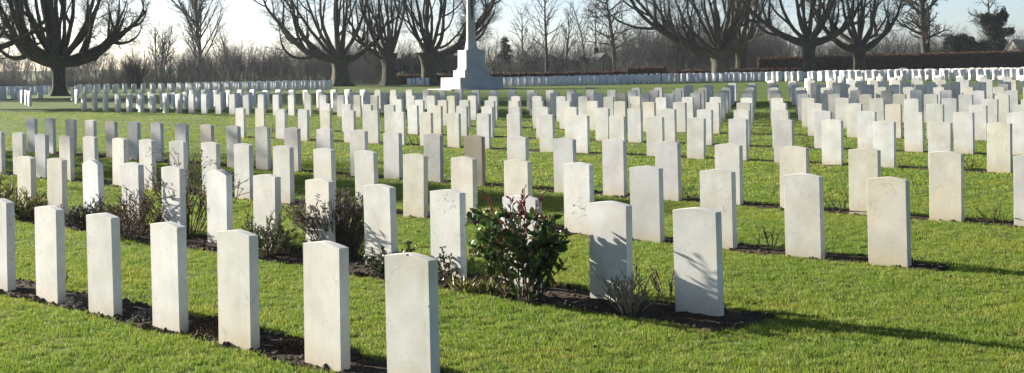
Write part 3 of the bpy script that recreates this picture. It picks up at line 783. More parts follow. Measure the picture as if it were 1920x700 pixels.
# dense twiggy round tree at the left
ROUND = [dict(k=5, s=8, gn=.05, up=.06, ta=.3, n=12, t0=.1, an=.5, lr=.6, rr=.45),
         dict(k=4, s=3, gn=.08, up=.05, ta=.35, n=9, t0=.2, an=.5, lr=.5, rr=.5),
         dict(k=3, s=3, gn=.10, up=.04, ta=.4, n=6, t0=.2, an=.5, lr=.5, rr=.6),
         dict(k=2, s=3, gn=.12, up=.0, ta=.4, n=0, t0=.3, an=.6, lr=.5, rr=.6)]
tree('twiggy_tree', 'dense round-topped bare twiggy tree beyond the far graves', -39.5, 142, ROUND, 3.3, .07, 45, n0=13, spread=.55)

# ivy-clad tree
def ivy_tree(label, x, y, h, seed, clumps, bare=True, group=None, dens=420, leaf=.22, r=.45):
    rs = np.random.RandomState(seed)
    o = tree('ivy_clad_tree', label, x, y, OPEN, h, r, seed, group=group)
    P = []
    for (cx, cy, cz, rx, ry, rz_) in clumps:
        n = int(dens * (rx * ry * rz_) ** (2 / 3) * 4)
        d = rs.normal(size=(n, 3)); d /= np.linalg.norm(d, axis=1, keepdims=True)
        k = 1 + .22 * np.sin(d[:, 0] * 5 + cz) + .18 * np.sin(d[:, 2] * 6 + cx) + rs.normal(0, .07, n)
        P.append(np.stack([cx + d[:, 0] * rx * k, cy + d[:, 1] * ry * k, cz + d[:, 2] * rz_ * k], 1))
        ni = n // 2; dd = rs.normal(size=(ni, 3)); dd /= np.linalg.norm(dd, axis=1, keepdims=True)
        P.append(np.array([cx, cy, cz]) + dd * np.array([rx, ry, rz_]) * (rs.rand(ni, 1) ** .5))
    P = np.concatenate(P); n = len(P)
    obj('ivy', leaf_mesh('ivy', P, rs.normal(size=(n, 3)), rs.uniform(.7, 1.3, n) * leaf, rs.uniform(.7, 1.2, n) * leaf * .8, seed), IVY, o)
    return o
ivy_tree('bare tree smothered in dark ivy to its top, near the house', 62.5, 175, 9.0, 46,
         ((-.2, 0, 1.2, 1.15, 1.1, 1.8), (0, 0, 3.0, 1.05, 1.0, 1.5), (.2, 0, 4.4, .95, .9, 1.1), (-1.0, 0, 6.6, .75, .7, .75), (.2, 0, 5.9, .7, .7, 1.0), (1.1, 0, 6.9, .62, .6, .85), (1.5, .1, 4.9, .9, .5, .42), (2.2, .2, 5.0, .35, .3, .28), (-.3, 0, 5.4, .9, .7, .8)))
# evergreen bush-trees
def leafy(name, label, x, y, blobs, leaf, dens, mat, seed, trunk=(.15, 2.0), group=None):
    rs = np.random.RandomState(seed); o = empty(name, (x, y, float(gz(x, y)))); tag(o, label, 'tree', group)
    rg = random.Random(seed); T = Limbs(); C = []
    T.add([(0, 0, -.3), (.03, 0, trunk[1] * .5), (0, .03, trunk[1])], [trunk[0] * 1.3, trunk[0], trunk[0] * .7], 8)
    for (cx, cy, cz, rx, ry, rz_) in blobs:
        T.add([(0, 0, trunk[1] * .7), (cx * .6, cy * .6, (trunk[1] * .7 + cz) / 2), (cx, cy, cz)], [trunk[0] * .6, trunk[0] * .35, .02], 5)
        n = int(dens * (rx * ry * rz_) ** (2 / 3))
        d = rs.normal(size=(n, 3)); d /= np.linalg.norm(d, axis=1, keepdims=True)
        k = rs.uniform(.55, 1.0, n) + .20 * np.sin(d[:, 0] * 7 + cx * 3) + .16 * np.sin(d[:, 2] * 8 + cz * 2)
        C.append(np.stack([cx + d[:, 0] * rx * k, cy + d[:, 1] * ry * k, cz + d[:, 2] * rz_ * k], 1))
    C = np.concatenate(C); C = C[C[:, 2] > .05]; n = len(C)
    obj('trunk', T.mesh('trunk'), BARK2, o)
    obj('crown', leaf_mesh('crown', C, rs.normal(size=(n, 3)) + np.array([0, 0, .5]), rs.uniform(.7, 1.4, n) * leaf, rs.uniform(.7, 1.3, n) * leaf * .6, seed), mat, o)
    return o
leafy('evergreen_tree', 'rounded olive-green evergreen tree between the round-headed tree and the ivy-clad one', 54.6, 165,
      ((-1.6, 0, 1.6, 1.7, 1.5, 1.5), (.2, 0, 2.6, 1.7, 1.5, 1.6), (-.6, .2, 3.3, 1.3, 1.2, 1.0), (1.9, 0, 2.2, 1.4, 1.2, 1.2), (1.0, .2, 3.4, 1.0, 1.0, .8), (2.9, 0, 3.0, .9, .8, .6), (-2.6, 0, 1.2, 1.2, 1, 1.1)), .24, 1900, EVERG, 47)
leafy('yew_tree', 'dark rounded yew mass behind the middle pollard', -19.5, 190,
      ((-2.5, 0, 1.6, 2.4, 2, 1.7), (0, 0, 2.0, 2.4, 2, 2.0), (2.4, 0, 1.7, 2.2, 2, 1.7), (-.8, 0, 3.1, 1.2, 1, .8), (1.4, 0, 3.0, 1.1, 1, .9)), .30, 800, CONIF, 48)
leafy('yew_tree', 'dark broad yew mass between the middle pollard and the cross', -11.5, 195,
      ((-2.6, 0, 1.8, 2.3, 2, 1.9), (0, 0, 2.1, 2.6, 2, 2.0), (2.4, 0, 1.9, 2.4, 2, 1.9), (4.6, 0, 1.7, 2.2, 2, 1.7), (1.0, 0, 3.0, 1.2, 1, .8)), .30, 800, CONIF, 49)
leafy('evergreen_bush', 'dark spreading evergreen bush behind the slender tree', 4.6, 178,
      ((-2, 0, 1.2, 1.6, 1.4, 1.3), (0, 0, 1.5, 1.8, 1.4, 1.5), (1.9, 0, 1.3, 1.6, 1.4, 1.3)), .28, 800, CONIF, 50)
leafy('evergreen_bush', 'low dark evergreen bush before the barn roof', 8.7, 176,
      ((-1.3, 0, 1.1, 1.4, 1.2, 1.2), (.8, 0, 1.3, 1.7, 1.3, 1.4), (2.4, 0, .9, 1.0, 1, .9)), .28, 800, CONIF, 51)
# conifer
def conifer(label, x, y, h, seed):
    rs = np.random.RandomState(seed); rg = random.Random(seed)
    o = empty('fir_tree', (x, y, float(gz(x, y)))); tag(o, label, 'tree')
    T = Limbs(); T.add([(0, 0, -.3), (0, 0, h * .5), (0, 0, h)], [.22, .13, .02], 8)
    P, D = [], []
    z = .8
    while z < h - .2:
        f = (z / h); rad = (1 - f) ** .8 * h * .30 + .15
        for q in range(7):
            a = rg.random() * 6.28; l = rad * rg.uniform(.35, 1.15)
            T.add([(0, 0, z), (math.cos(a) * l * .5, math.sin(a) * l * .5, z - .02 + .05 * l), (math.cos(a) * l, math.sin(a) * l, z - .08 * l)], [.04, .025, .01], 3)
            for m in range(int(26 * l + 6)):
                s = rg.random() ** .7; P.append((math.cos(a) * l * s + rg.gauss(0, .10), math.sin(a) * l * s + rg.gauss(0, .10), z - .22 * l * s * s + rg.gauss(0, .12)))
                D.append((math.cos(a) + rg.gauss(0, .6), math.sin(a) + rg.gauss(0, .6), rg.gauss(-.1, .3)))
        z += rg.uniform(.16, .26)
    obj('trunk', T.mesh('trunk'), BARK2, o)
    obj('crown', leaf_mesh('crown', P, D, .26, .11, seed), CONIF, o)
conifer('dark pointed fir tree standing above the woods just past the cross', -.9, 200, 6.0, 52)
conifer('smaller dark fir tree, lower neighbour of the pointed one', 2.0, 205, 3.9, 53)

# ------------------------------------------------------------------ far wood: shrubs and thickets that read as one mass
THK = [dict(k=5, s=3, gn=.09, up=.07, ta=.3, n=8, t0=.15, an=.55, lr=.55, rr=.5),
       dict(k=4, s=3, gn=.12, up=.05, ta=.35, n=7, t0=.2, an=.6, lr=.5, rr=.55),
       dict(k=3, s=3, gn=.14, up=.03, ta=.4, n=5, t0=.2, an=.6, lr=.5, rr=.6),
       dict(k=2, s=3, gn=.15, up=.0, ta=.4, n=0, t0=.3, an=.6, lr=.5, rr=.6)]
THKM = m_plain('thicket_bark', (.045, .044, .043), (.110, .106, .102), 3, .9, .3, .02)
protos = []
for sd in range(5):
    rg = random.Random(200 + sd); L = Limbs()
    for q in range(11):
        a = q * 2.4; rr = 1.5 * math.sqrt((q + .5) / 11)
        d = nrm((math.cos(a) * .28 + rg.gauss(0, .12), math.sin(a) * .28 + rg.gauss(0, .12), 1))
        grow(L, (math.cos(a) * rr, math.sin(a) * rr, -.2), d, rg.uniform(2.6, 5.0), rg.uniform(.035, .07), 0, THK, rg)
    protos.append(proto('thicket', L.mesh('thicket'), THKM))
rg = random.Random(77); P, A, S = [], [], []
def wood(x0, x1, y, step, s0, s1):
    x = x0
    while x < x1:
        yy = y + rg.uniform(-5, 5); P.append((x, yy, float(gz(x, yy)))); A.append((0, 0, rg.random() * 6.28)); S.append(rg.uniform(s0, s1)); x += step * rg.uniform(.6, 1.4)
def px(p, y): return (p - 960) / 2538 * y
wood(px(-80, 160), px(120, 160), 160, 2.4, .45, .7)
wood(px(240, 152), px(720, 152), 150, 1.5, .30, .62)
wood(px(-80, 152), px(240, 152), 150, 1.7, .22, .42)
wood(px(-80, 146), px(300, 146), 146, .36, .17, .28)
wood(px(300, 146), px(720, 146), 146, .6, .17, .28)
wood(px(-80, 156), px(400, 156), 156, .8, .28, .45)
wood(px(930, 160), px(1440, 160), 160, 1.7, .35, .6)
wood(px(120, 160), px(330, 160), 160, 2.2, .55, .85)
wood(px(330, 165), px(640, 165), 165, 1.6, .7, 1.05)
wood(px(380, 185), px(720, 185), 185, 2.6, .6, 1.0)
wood(px(640, 160), px(720, 160), 160, 1.8, .8, 1.1)
wood(px(930, 175), px(1180, 175), 175, 2.2, .5, .8)
wood(px(930, 205), px(1420, 205), 205, 2.0, .8, 1.25)
wood(px(1190, 172), px(1440, 172), 172, 1.3, .95, 1.4)
wood(px(1180, 195), px(1480, 195), 195, 1.7, 1.2, 1.7)
wood(px(1420, 180), px(1780, 180), 180, 1.9, .75, 1.15)
wood(px(1780, 190), px(1990, 190), 190, 3.0, .5, .8)
wood(px(-100, 240), px(2020, 240), 240, 3.0, .9, 1.5)
scatter('far_wood', P, A, S, protos)['label'] = 'misty bare wood and thickets beyond the hedges'

# ------------------------------------------------------------------ house and barn
def house(name, label, x, y, w, d, hw, hr, rz, wall, roof, cat):
    o = empty(name, (x, y, float(gz(x, y))), rz); tag(o, label, cat)
    bm = bmesh.new(); P = [(-w / 2, 0), (w / 2, 0), (w / 2, hw), (0, hr), (-w / 2, hw)]
    f = [bm.verts.new((a, -d / 2, z)) for a, z in P]; b = [bm.verts.new((a, d / 2, z)) for a, z in P]
    bm.faces.new(f); bm.faces.new(list(reversed(b)))
    for k in range(5):
        if k in (2, 3): continue
        bm.faces.new((f[(k + 1) % 5], f[k], b[k], b[(k + 1) % 5]))
    bmesh.ops.recalc_face_normals(bm, faces=list(bm.faces))
    obj('wall', bm_mesh('wall', bm), wall, o)
    bm = bmesh.new(); e = .25; th = .14
    sl = (hr - hw) / (w / 2)
    for sgn in (-1, 1):
        q = [(0, hr + .02), (sgn * (w / 2 + e), hw + .02 - e * sl), (sgn * (w / 2 + e), hw + .02 - e * sl + th), (0, hr + .02 + th)]
        a = [bm.verts.new((u_, -d / 2 - .2, z)) for u_, z in q]; c = [bm.verts.new((u_, d / 2 + .2, z)) for u_, z in q]
        bm.faces.new(a); bm.faces.new(list(reversed(c)))
        for k in range(4): bm.faces.new((a[(k + 1) % 4], a[k], c[k], c[(k + 1) % 4]))
    bmesh.ops.recalc_face_normals(bm, faces=list(bm.faces))
    rf = obj('roof', bm_mesh('roof', bm), roof, o)
    frustum_obj('chimney', wall, rf, hr - .5, hr + .9, .35, .35, .33, .33, cy=d / 2 - .8)
    wd = frustum_obj('window', DARKGLASS, o, 1.0, 2.1, .45, .03, .45, .03, cy=-d / 2 - .012, bev=0)
    frustum_obj('sill', wall, wd, .9, .985, .55, .08, .55, .08, cy=-d / 2 - .09, bev=0)
    return o
WALLM = m_plain('sandy_rubble_wall', (.30, .26, .19), (.46, .41, .31), 4, .9, .4, .03)
SLATE = m_plain('dark_slates', (.025, .026, .03), (.05, .05, .056), 5, .7, .3, .02)
DARKGLASS = m_plain('dark_window', (.01, .012, .014), (.02, .022, .025), 2, .2, 0, .01)
GREYTILE = m_plain('grey_tiles', (.028, .028, .028), (.045, .044, .043), 5, .8, .3, .02)
house('cottage', 'stone cottage with sunlit gable and dark slate roof behind the tall hedge', 124.6, 320, 6.4, 14, 2.0, 5.0, R(-75), WALLM, SLATE, 'house')
house('barn', 'grey pitched barn roof showing among the bare trees beyond the low hedge', 12.4, 190, 4.4, 7, 1.0, 3.0, R(8), GREYTILE, GREYTILE, 'barn')
# ------------------------------------------------------------------ plants in the beds
def twig_spec(gn=.08, up=.03, n=3, k=5):
    return [dict(k=k, s=5, gn=gn, up=up, ta=.45, n=n, t0=.3, an=.55, lr=.5, rr=.6),
            dict(k=4, s=3, gn=gn * 1.3, up=up, ta=.5, n=1.5, t0=.3, an=.6, lr=.5, rr=.6),
            dict(k=2, s=3, gn=gn, up=up, ta=.5, n=0, t0=.3, an=.6, lr=.5, rr=.6)]
def stems_of(seed, h, w, n, r, gn, up, kids, base=.05, spread=.5):
    rg = random.Random(seed); L = Limbs(); tips = []
    for q in range(n):
        a = q * 2.399 + rg.gauss(0, .3); f = math.sqrt((q + .5) / n)
        d = nrm((math.cos(a) * spread * f * w / h * 1.6, math.sin(a) * spread * f * w / h * 1.6, 1))
        grow(L, (math.cos(a) * f * base, math.sin(a) * f * base, -.03), d, h * rg.uniform(.65, 1.05) * (1.12 - .25 * f), r * rg.uniform(.7, 1.2), 0, twig_spec(gn, up, kids), rg, tips)
    return L, tips
def bare_bush(label, x, y, h, w, n, r, seed, gn=.10, up=.03, kids=3, mat=None, base=.06, name='bare_bush', group=None, spread=.5):
    L, _ = stems_of(seed, h, w, n, r, gn, up, kids, base, spread)
    o = obj(name, L.mesh(name), mat or TWIG, None, (x, y, float(gz(x, y))))
    return tag(o, label, 'shrub', group)

DARKTWIG = m_plain('dark_twig', (.05, .037, .028), (.13, .098, .072), 30, .85)
PALETWIG = m_plain('pale_twig', (.16, .13, .09), (.34, .28, .20), 30, .85)
ROSE = m_plain('rose_stem', (.075, .055, .032), (.20, .14, .085), 25, .75)
DEADLEAF = m_leaf('dead_leaf', [(.04, .025, .018), (.10, .065, .04), (.20, .15, .10)], .3, .8)
LAVEND = m_leaf('dry_lavender_head', [(.06, .047, .045), (.12, .095, .085), (.20, .16, .13)], .2, .85)
PHOT = m_leaf('glossy_green_leaf', [(.022, .050, .014), (.040, .088, .022), (.070, .125, .030), (.14, .09, .04)], .3, .46, .3)
REDL = m_leaf('red_young_leaf', [(.065, .012, .014), (.13, .022, .026), (.085, .040, .020)], .3, .28, .5)
SAGE = m_leaf('grey_green_leaf', [(.05, .085, .03), (.10, .145, .05), (.16, .195, .09)], .3, .6)
ROSEM = m_leaf('rosemary_leaf', [(.018, .034, .018), (.035, .058, .034), (.065, .090, .060)], .2, .6)
VARI = m_leaf('variegated_leaf', [(.05, .075, .02), (.15, .16, .04), (.30, .27, .09), (.09, .11, .03)], .35, .5)
EUON = m_leaf('small_evergreen_leaf', [(.030, .048, .018), (.06, .085, .035), (.12, .125, .075), (.05, .045, .03)], .2, .4, .5)
GREYDRY = m_leaf('grey_dry_leaf', [(.09, .085, .08), (.17, .16, .15), (.26, .25, .24)], .2, .9)

def leaf_bush(name, label, x, y, h, w, seed, n_leaf, ln, wd, mat, stem_mat, nst=16, dens_low=.0, tipsbias=0, cat='shrub', dir_up=.4, r=.006, along=.25, base=.05):
    """stems with leaves set along their outer parts"""
    o = empty(name, (x, y, float(gz(x, y)))); tag(o, label, cat)
    L, tips = stems_of(seed, h, w, nst, r, .10, .03, 4, base)
    obj('stems', L.mesh('stems'), stem_mat, o)
    rs = np.random.RandomState(seed); C, D = [], []
    for (k, s), Ls in L.d.items():
        for pts, rad in Ls:
            p = np.array(pts); m = max(1, int(n_leaf * len(pts) / 60))
            t = along + (1 - along) * rs.rand(m) if s > 3 else rs.rand(m)
            i = np.minimum((t * (len(p) - 1)).astype(int), len(p) - 2); f = t * (len(p) - 1) - i
            q = p[i] * (1 - f[:, None]) + p[i + 1] * f[:, None]
            C.append(q); D.append(rs.normal(size=(m, 3)) + (p[i + 1] - p[i]) / np.linalg.norm(p[i + 1] - p[i], axis=1, keepdims=True) * .8 + np.array([0, 0, dir_up]))
    C = np.concatenate(C); D = np.concatenate(D); ok = C[:, 2] > dens_low; C, D = C[ok], D[ok]
    obj('foliage', leaf_mesh('foliage', C, D, rs.uniform(.7, 1.25, len(C)) * ln, rs.uniform(.75, 1.2, len(C)) * wd, seed, wd > .015), mat, o)
    return o, tips

# the red-tipped bush: the one large leafy shrub
o, tips = leaf_bush('photinia_bush', 'glossy dark green bush with red young shoots, the leafiest shrub among the graves', .06, 10.56, 
    .74, .29, 318, 118, .074, .038, PHOT, DARKTWIG, nst=20, dens_low=.03, dir_up=.25, r=.009, along=.04, base=.12)
rs = np.random.RandomState(5); rt = random.Random(9)
def sprig(q, e, n, spread):
    """one red shoot: a stem with its young leaves"""
    L = Limbs(); L.add([q, tuple((q[c] + e[c]) / 2 + rt.gauss(0, .012) for c in range(3)), e], [.005, .004, .002], 4)
    V1, F1 = L.arrays(); C, D = [], []
    for m in range(n):
        f = .35 + .65 * (m + .5) / n; C.append([q[c] + (e[c] - q[c]) * f for c in range(3)]); D.append((rt.gauss(0, spread), rt.gauss(0, spread), .8))
    V2, F2 = leaf_arrays(np.array(C), np.array(D, float), rs.uniform(.04, .08, n), rs.uniform(.016, .030, n), rs)
    obj('red_shoot', mesh_np('red_shoot', np.concatenate([V1, V2]), [F1, F2 + len(V1)]), REDL, o)
for k, (dx, dz) in enumerate(((-.30, .86), (-.10, .82), (.02, .89), (.06, .82), (.14, .84), (-.04, .80))):
    sprig((dx * .55, rt.gauss(0, .05), .50), (dx + rt.gauss(0, .02), rt.gauss(0, .04), dz), 9, .6)
for k in range(15):
    p = tips[rt.randrange(len(tips))]; p = (p[0] * .85, p[1] * .85 - .05, .42 + .28 * rt.random())
    sprig((p[0] * .8, p[1] * .8, p[2] - .07), p, 7, .8)

# dry lavender: many upright stalks with seed heads
o = empty('lavender_bush', (-1.72, 13.1, 0)); tag(o, 'big dark clump of dry upright lavender stalks with seed heads', 'shrub')
rgx = random.Random(31); L = Limbs(); C, D = [], []
for q in range(270):
    a = q * 2.399; f = math.sqrt((q + .5) / 270); h = rgx.uniform(.42, .70) * (1.05 - .25 * f)
    b = (math.cos(a) * f * .17, math.sin(a) * f * .14, 0); l = .30 * f
    m = (b[0] + math.cos(a) * l * .4, b[1] + math.sin(a) * l * .4, h * .55); e = (b[0] + math.cos(a) * l + rgx.gauss(0, .02), b[1] + math.sin(a) * l + rgx.gauss(0, .02), h)
    L.add([b, m, e], [.0042, .0036, .0028], 3)
    for s in range(9):
        z = rgx.random() * .09; C.append((e[0] + rgx.gauss(0, .004), e[1] + rgx.gauss(0, .004), e[2] - z)); D.append((rgx.gauss(0, .6), rgx.gauss(0, .6), .8))
for s in range(1200):
    a = rgx.random() * 6.28; f = math.sqrt(rgx.random()); C.append((math.cos(a) * f * .32, math.sin(a) * f * .25, rgx.random() ** 1.3 * .30)); D.append((math.cos(a) * .6 + rgx.gauss(0, .4), math.sin(a) * .6 + rgx.gauss(0, .4), .9))
rs = np.random.RandomState(8)
obj('stalks', L.mesh('stalks'), DARKTWIG, o); obj('seed_heads', leaf_mesh('seed_heads', C, D, .034, .014, 9), LAVEND, o)

# tall rose with arching canes
o = empty('rose_bush', (-3.70, 15.25, 0)); tag(o, 'tall tangled rose with long arching bare canes', 'shrub')
L, tips = stems_of(41, .82, .75, 40, .0062, .10, .02, 4, .16)
rgx = random.Random(43)
for q in range(9):
    a = rgx.random() * 6.28; R_ = rgx.uniform(.20, .48); h = rgx.uniform(.75, 1.05); pts = []
    for s in range(9):
        f = s / 8; pts.append((math.cos(a) * R_ * f ** 1.4 + rgx.gauss(0, .008), math.sin(a) * R_ * f ** 1.4 + rgx.gauss(0, .008), h * math.sin(min(f * 1.95, 1.75 + .2 * f) if f < .95 else 1.9)))
    L.add(pts, [.006 - .0045 * s / 8 for s in range(9)], 5)
    for s in range(3, 9): tips.append(pts[s])
obj('canes', L.mesh('canes'), ROSE, o)
C = np.array([tips[rgx.randrange(len(tips))] for _ in range(260)]) + np.random.RandomState(3).normal(0, .02, (260, 3)); D = np.random.RandomState(4).normal(size=(260, 3))
obj('withered_leaves', leaf_mesh('withered_leaves', C, D, .035, .022, 5), DEADLEAF, o)

bare_bush('bare brown twig bush with many fine stems in front of a cream stone', -4.22, 15.05, .54, .85, 80, .0048, 51, kids=4, base=.20, mat=ROSE)
leaf_bush('rosemary_bush', 'small upright dark green rosemary at the foot of the bright white stone', -4.93, 15.75, .33, .36, 52, 75, .032, .009, ROSEM, DARKTWIG, nst=46, dir_up=1.0, r=.003, along=.1)
leaf_bush('variegated_clump', 'yellow-green variegated shrub sprawling along the bed, largest plant at the left', -6.12, 17.0, .36, .75, 53, 46, .085, .016, VARI, DARKTWIG, nst=44, dir_up=.6, r=.004, along=.1)
leaf_bush('variegated_clump', 'second smaller yellowish variegated shrub, cut by the picture edge', -6.78, 17.9, .46, .46, 54, 34, .08, .018, VARI, DARKTWIG, nst=22, dir_up=.5, r=.004)
leaf_bush('withered_clump', 'small withered grey-brown clump between the variegated shrub and the rosemary', -5.40, 16.30, .27, .32, 55, 34, .04, .014, GREYDRY, ROSE, nst=20, r=.003)
leaf_bush('feathery_bush', 'loose feathery grey-green bush beside the dry lavender', -2.42, 13.25, .44, .58, 56, 95, .034, .011, SAGE, ROSE, nst=34, r=.0035, dir_up=.6, along=.05)
leaf_bush('evergreen_shrub', 'low wide small-leaved evergreen shrub spreading behind the nearest stone', -1.05, 12.0, .30, .85, 57, 80, .034, .020, EUON, DARKTWIG, nst=38, r=.004, along=.05)
leaf_bush('evergreen_shrub', 'small-leaved evergreen sprig pushing out past the stone with lichen scribbles', -.62, 11.50, .28, .30, 58, 50, .034, .020, EUON, DARKTWIG, nst=9, r=.004, along=.1)
def blades(label, x, y, h, n, seed, mat, name='grassy_tuft'):
    rg = random.Random(seed); C, D, Ln = [], [], []
    for q in range(n):
        a = rg.random() * 6.28; C.append((rg.gauss(0, .05), rg.gauss(0, .04), -.01)); D.append((math.cos(a) * .7, math.sin(a) * .7, rg.uniform(.5, 1.3))); Ln.append(h * rg.uniform(.6, 1.2))
    o = obj(name, leaf_mesh(name, C, D, Ln, .010, seed), mat, None, (x, y, .01)); return tag(o, label, 'plant')
blades('narrow-leaved green tuft at the foot of the stone with lichen scribbles', -.40, 11.05, .15, 60, 61, VARI)
blades('narrow-leaved green tuft between that stone and the red-tipped bush', -.22, 10.95, .16, 60, 62, VARI)
bare_bush('bare pale-stemmed twiggy bush before the stone with the leafy shadow', .83, 9.92, .36, .30, 24, .0045, 63, kids=3, base=.05, mat=PALETWIG)
bare_bush('thin dark twigs standing between the last two stones of the second row', 1.20, 10.62, .30, .26, 9, .004, 64, kids=2, base=.07, mat=ROSE)
rose = 'few bare rose twigs pruned low'
for i, (x, y, h, lab) in enumerate(((2.50, 13.25, .26, 'pruned dark rose twigs in the third row bed, by the pale stone'), (3.86, 16.05, .28, 'bare rose shoots in the fourth row, between the pale and the sandy stone'),
        (5.22, 14.72, .28, 'bare spreading rose twigs at the far right of the fourth row'), (2.36, 18.25, .22, 'bare rose twigs of the fourth row behind the third row stones'),
        (7.34, 21.7, .24, 'bare rose twigs of the fifth row, nearest the right edge'), (6.16, 28.4, .24, 'small bare rose twigs in the long row beyond, by the aisle'),
        (6.12, 33.0, .26, 'dark rose twigs in the open aisle between the columns of stones'), (-4.07, 38.0, .30, 'bare twigs among the white stones of the sixth row'),
        (-2.22, 30.9, .28, 'bare twigs in the fifth row beside a white stone'), (.51, 33.7, .34, 'bare twigs in the narrow aisle left of the middle columns'), (-6.68, 37.4, .26, 'small bush by the first white stones of the fifth row'))):
    bare_bush(lab.replace(' left of', ' before'), x, y, h, h * 1.1, 7, .005, 70 + i, kids=2, base=.06, mat=DARKTWIG, name='rose_twigs')
leaf_bush('lavender_tuft', 'low grey tuft of dried lavender between two stones of the front row', -3.42, 10.66, .12, .40, 81, 60, .04, .008, GREYDRY, PALETWIG, nst=46, r=.002, dir_up=.7, along=.0)
bare_bush('thin leaning dark twig beside the flecked front stone', -3.93, 11.72, .20, .08, 3, .005, 82, kids=2, mat=DARKTWIG, base=.02)
bare_bush('small pale cut stalks standing in the front row bed', -3.02, 10.9, .11, .10, 6, .004, 83, kids=1, mat=PALETWIG, base=.04)
def heap(label, x, y, w, d, h, seed, mat, lv=0):
    rs = np.random.RandomState(seed); o = empty('clod_heap', (x, y, 0), -TH); tag(o, label, 'soil heap')
    m, k = 26, 16; V = []
    for a in range(m):
        for b in range(k):
            u_, v_ = a / (m - 1) * 2 - 1, b / (k - 1) * 2 - 1; e = max(0, 1 - u_ * u_ - v_ * v_)
            V.append((u_ * w / 2, v_ * d / 2, h * e ** .6 * (.65 + .55 * rs.rand()) - .01))
    i = (np.arange(m - 1)[:, None] * k + np.arange(k - 1)[None, :]).reshape(-1, 1)
    obj('mound', mesh_np('mound', V, i + np.array([[0, k, k + 1, 1]])), SOIL if lv < 2 else CLOD, o)
    n = 420; a = rs.rand(n) * 6.28; f = np.sqrt(rs.rand(n)); C = np.stack([np.cos(a) * f * w / 2, np.sin(a) * f * d / 2, h * np.maximum(0, 1 - f ** 2) ** .6 * .9 + .004], 1)
    obj('litter', leaf_mesh('litter', C, rs.normal(size=(n, 3)) + np.array([0, 0, .5]), .026, .014, seed), mat, o)
BROWNL = m_leaf('brown_dead_stalk', [(.035, .022, .012), (.09, .06, .03), (.17, .12, .06)], .25, .9)
heap('brown heap of dead plant litter between two stones of the front row', -2.10, 9.42, .46, .30, .13, 91, BROWNL)
heap('dark low mound of soil beside a stone in the front row', -2.72, 10.02, .36, .26, .08, 92, GREYDRY)
heap('dark clods heaped past the cracked front row stone', -1.45, 8.85, .40, .26, .08, 93, BROWNL)

# ------------------------------------------------------------------ soil crumbs and grass
rs = np.random.RandomState(17); protos = []
for k in range(4):
    bm = bmesh.new(); bmesh.ops.create_icosphere(bm, subdivisions=2, radius=.5)
    for v in bm.verts: v.co *= 1 + rs.normal(0, .13); v.co.z *= .65
    protos.append(proto('soil_crumb', bm_mesh('soil_crumb', bm), CLOD))
P = []
for r, dens in ((1, 330), (2, 300), (3, 150), (4, 80)):
    t0, t1 = bed_span(r); n = int((t1 - t0) * dens)
    for _ in range(n):
        t = t0 + .05 + (t1 - t0 - .1) * rs.rand(); e0, e1 = bed_edges(r, t); q = e0 + (e1 - e0) * rs.rand(); P.append((*row_xy(t, q), .018))
n = len(P); scatter('soil_crumbs', P, rs.rand(n, 3) * 6.28, np.clip(rs.lognormal(-3.95, .55, n), .007, .06), protos)['label'] = 'loose dark soil crumbs on the beds'

protos = []
rgg = np.random.RandomState(23)
def tuft(nb, rad, hmin, hmax, wid, name):
    V, F = [], []
    for b in range(nb):
        a = rgg.rand() * 6.28; r = rad * math.sqrt(rgg.rand()); x, y = r * math.cos(a), r * math.sin(a)
        h = rgg.uniform(hmin, hmax); fa = rgg.rand() * 6.28; w = wid * rgg.uniform(.7, 1.2); ln = abs(rgg.normal(0, .45)) * h; la = rgg.rand() * 6.28
        sx, sy = math.cos(fa) * w / 2, math.sin(fa) * w / 2; lx, ly = math.cos(la) * ln, math.sin(la) * ln; o_ = len(V)
        V += [(x - sx, y - sy, -.004), (x + sx, y + sy, -.004), (x + sx * .8 + lx * .35, y + sy * .8 + ly * .35, h * .6), (x - sx * .8 + lx * .35, y - sy * .8 + ly * .35, h * .6), (x + lx, y + ly, h)]
        F.append((o_, o_ + 1, o_ + 2, o_ + 3)); protos_tri.append((o_ + 3, o_ + 2, o_ + 4))
    T = np.array(protos_tri); protos_tri.clear()
    return proto(name, mesh_np(name, V, [np.array(F), T]), BLADE)
protos_tri = []
near = [tuft(26, .05, .012, .030, .0036, 'grass_tuft') for _ in range(6)]
farp = [tuft(24, .12, .014, .034, .009, 'grass_clump') for _ in range(5)]
def lawn_points(y0, y1, dens, seed):
    rs = np.random.RandomState(seed); n = int(dens * (y1 - y0) * 2 * (.40 * y1 + .6))
    y = y0 + (y1 - y0) * rs.rand(n); x = (rs.rand(n) * 2 - 1) * (.40 * y1 + .6)
    ok = np.abs(x) < .40 * y + .6; x, y = x[ok], y[ok]
    ok = ~bed_mask(x, y); x, y = x[ok], y[ok]
    return np.stack([x, y, gz(x, y)], 1)
def field(nm, parts, protos, label):
    P = np.concatenate([lawn_points(*q) for q in parts]); n = len(P); rs = np.random.RandomState(len(P))
    # mown sward: height changes in soft patches
    hv = 1 + .16 * np.sin(P[:, 0] * 2.3 + np.sin(P[:, 1] * 1.7) * 1.5) * np.sin(P[:, 1] * 2.9 + 1.3 * np.sin(P[:, 0] * 1.1))
    a = np.stack([rs.normal(0, .10, n), rs.normal(0, .10, n), rs.rand(n) * 6.28], 1)
    scatter(nm, P, a, hv * rs.uniform(.75, 1.25, n), protos)['label'] = label
field('mown_grass', [(6.6, 10, 520, 1), (10, 13.5, 420, 2), (13.5, 18, 260, 3)], near, 'short mown green grass of the near lawn')
field('distant_grass', [(18, 26, 60, 4), (26, 38, 28, 5), (38, 60, 11, 6)], farp, 'mown green grass of the lawn farther off')
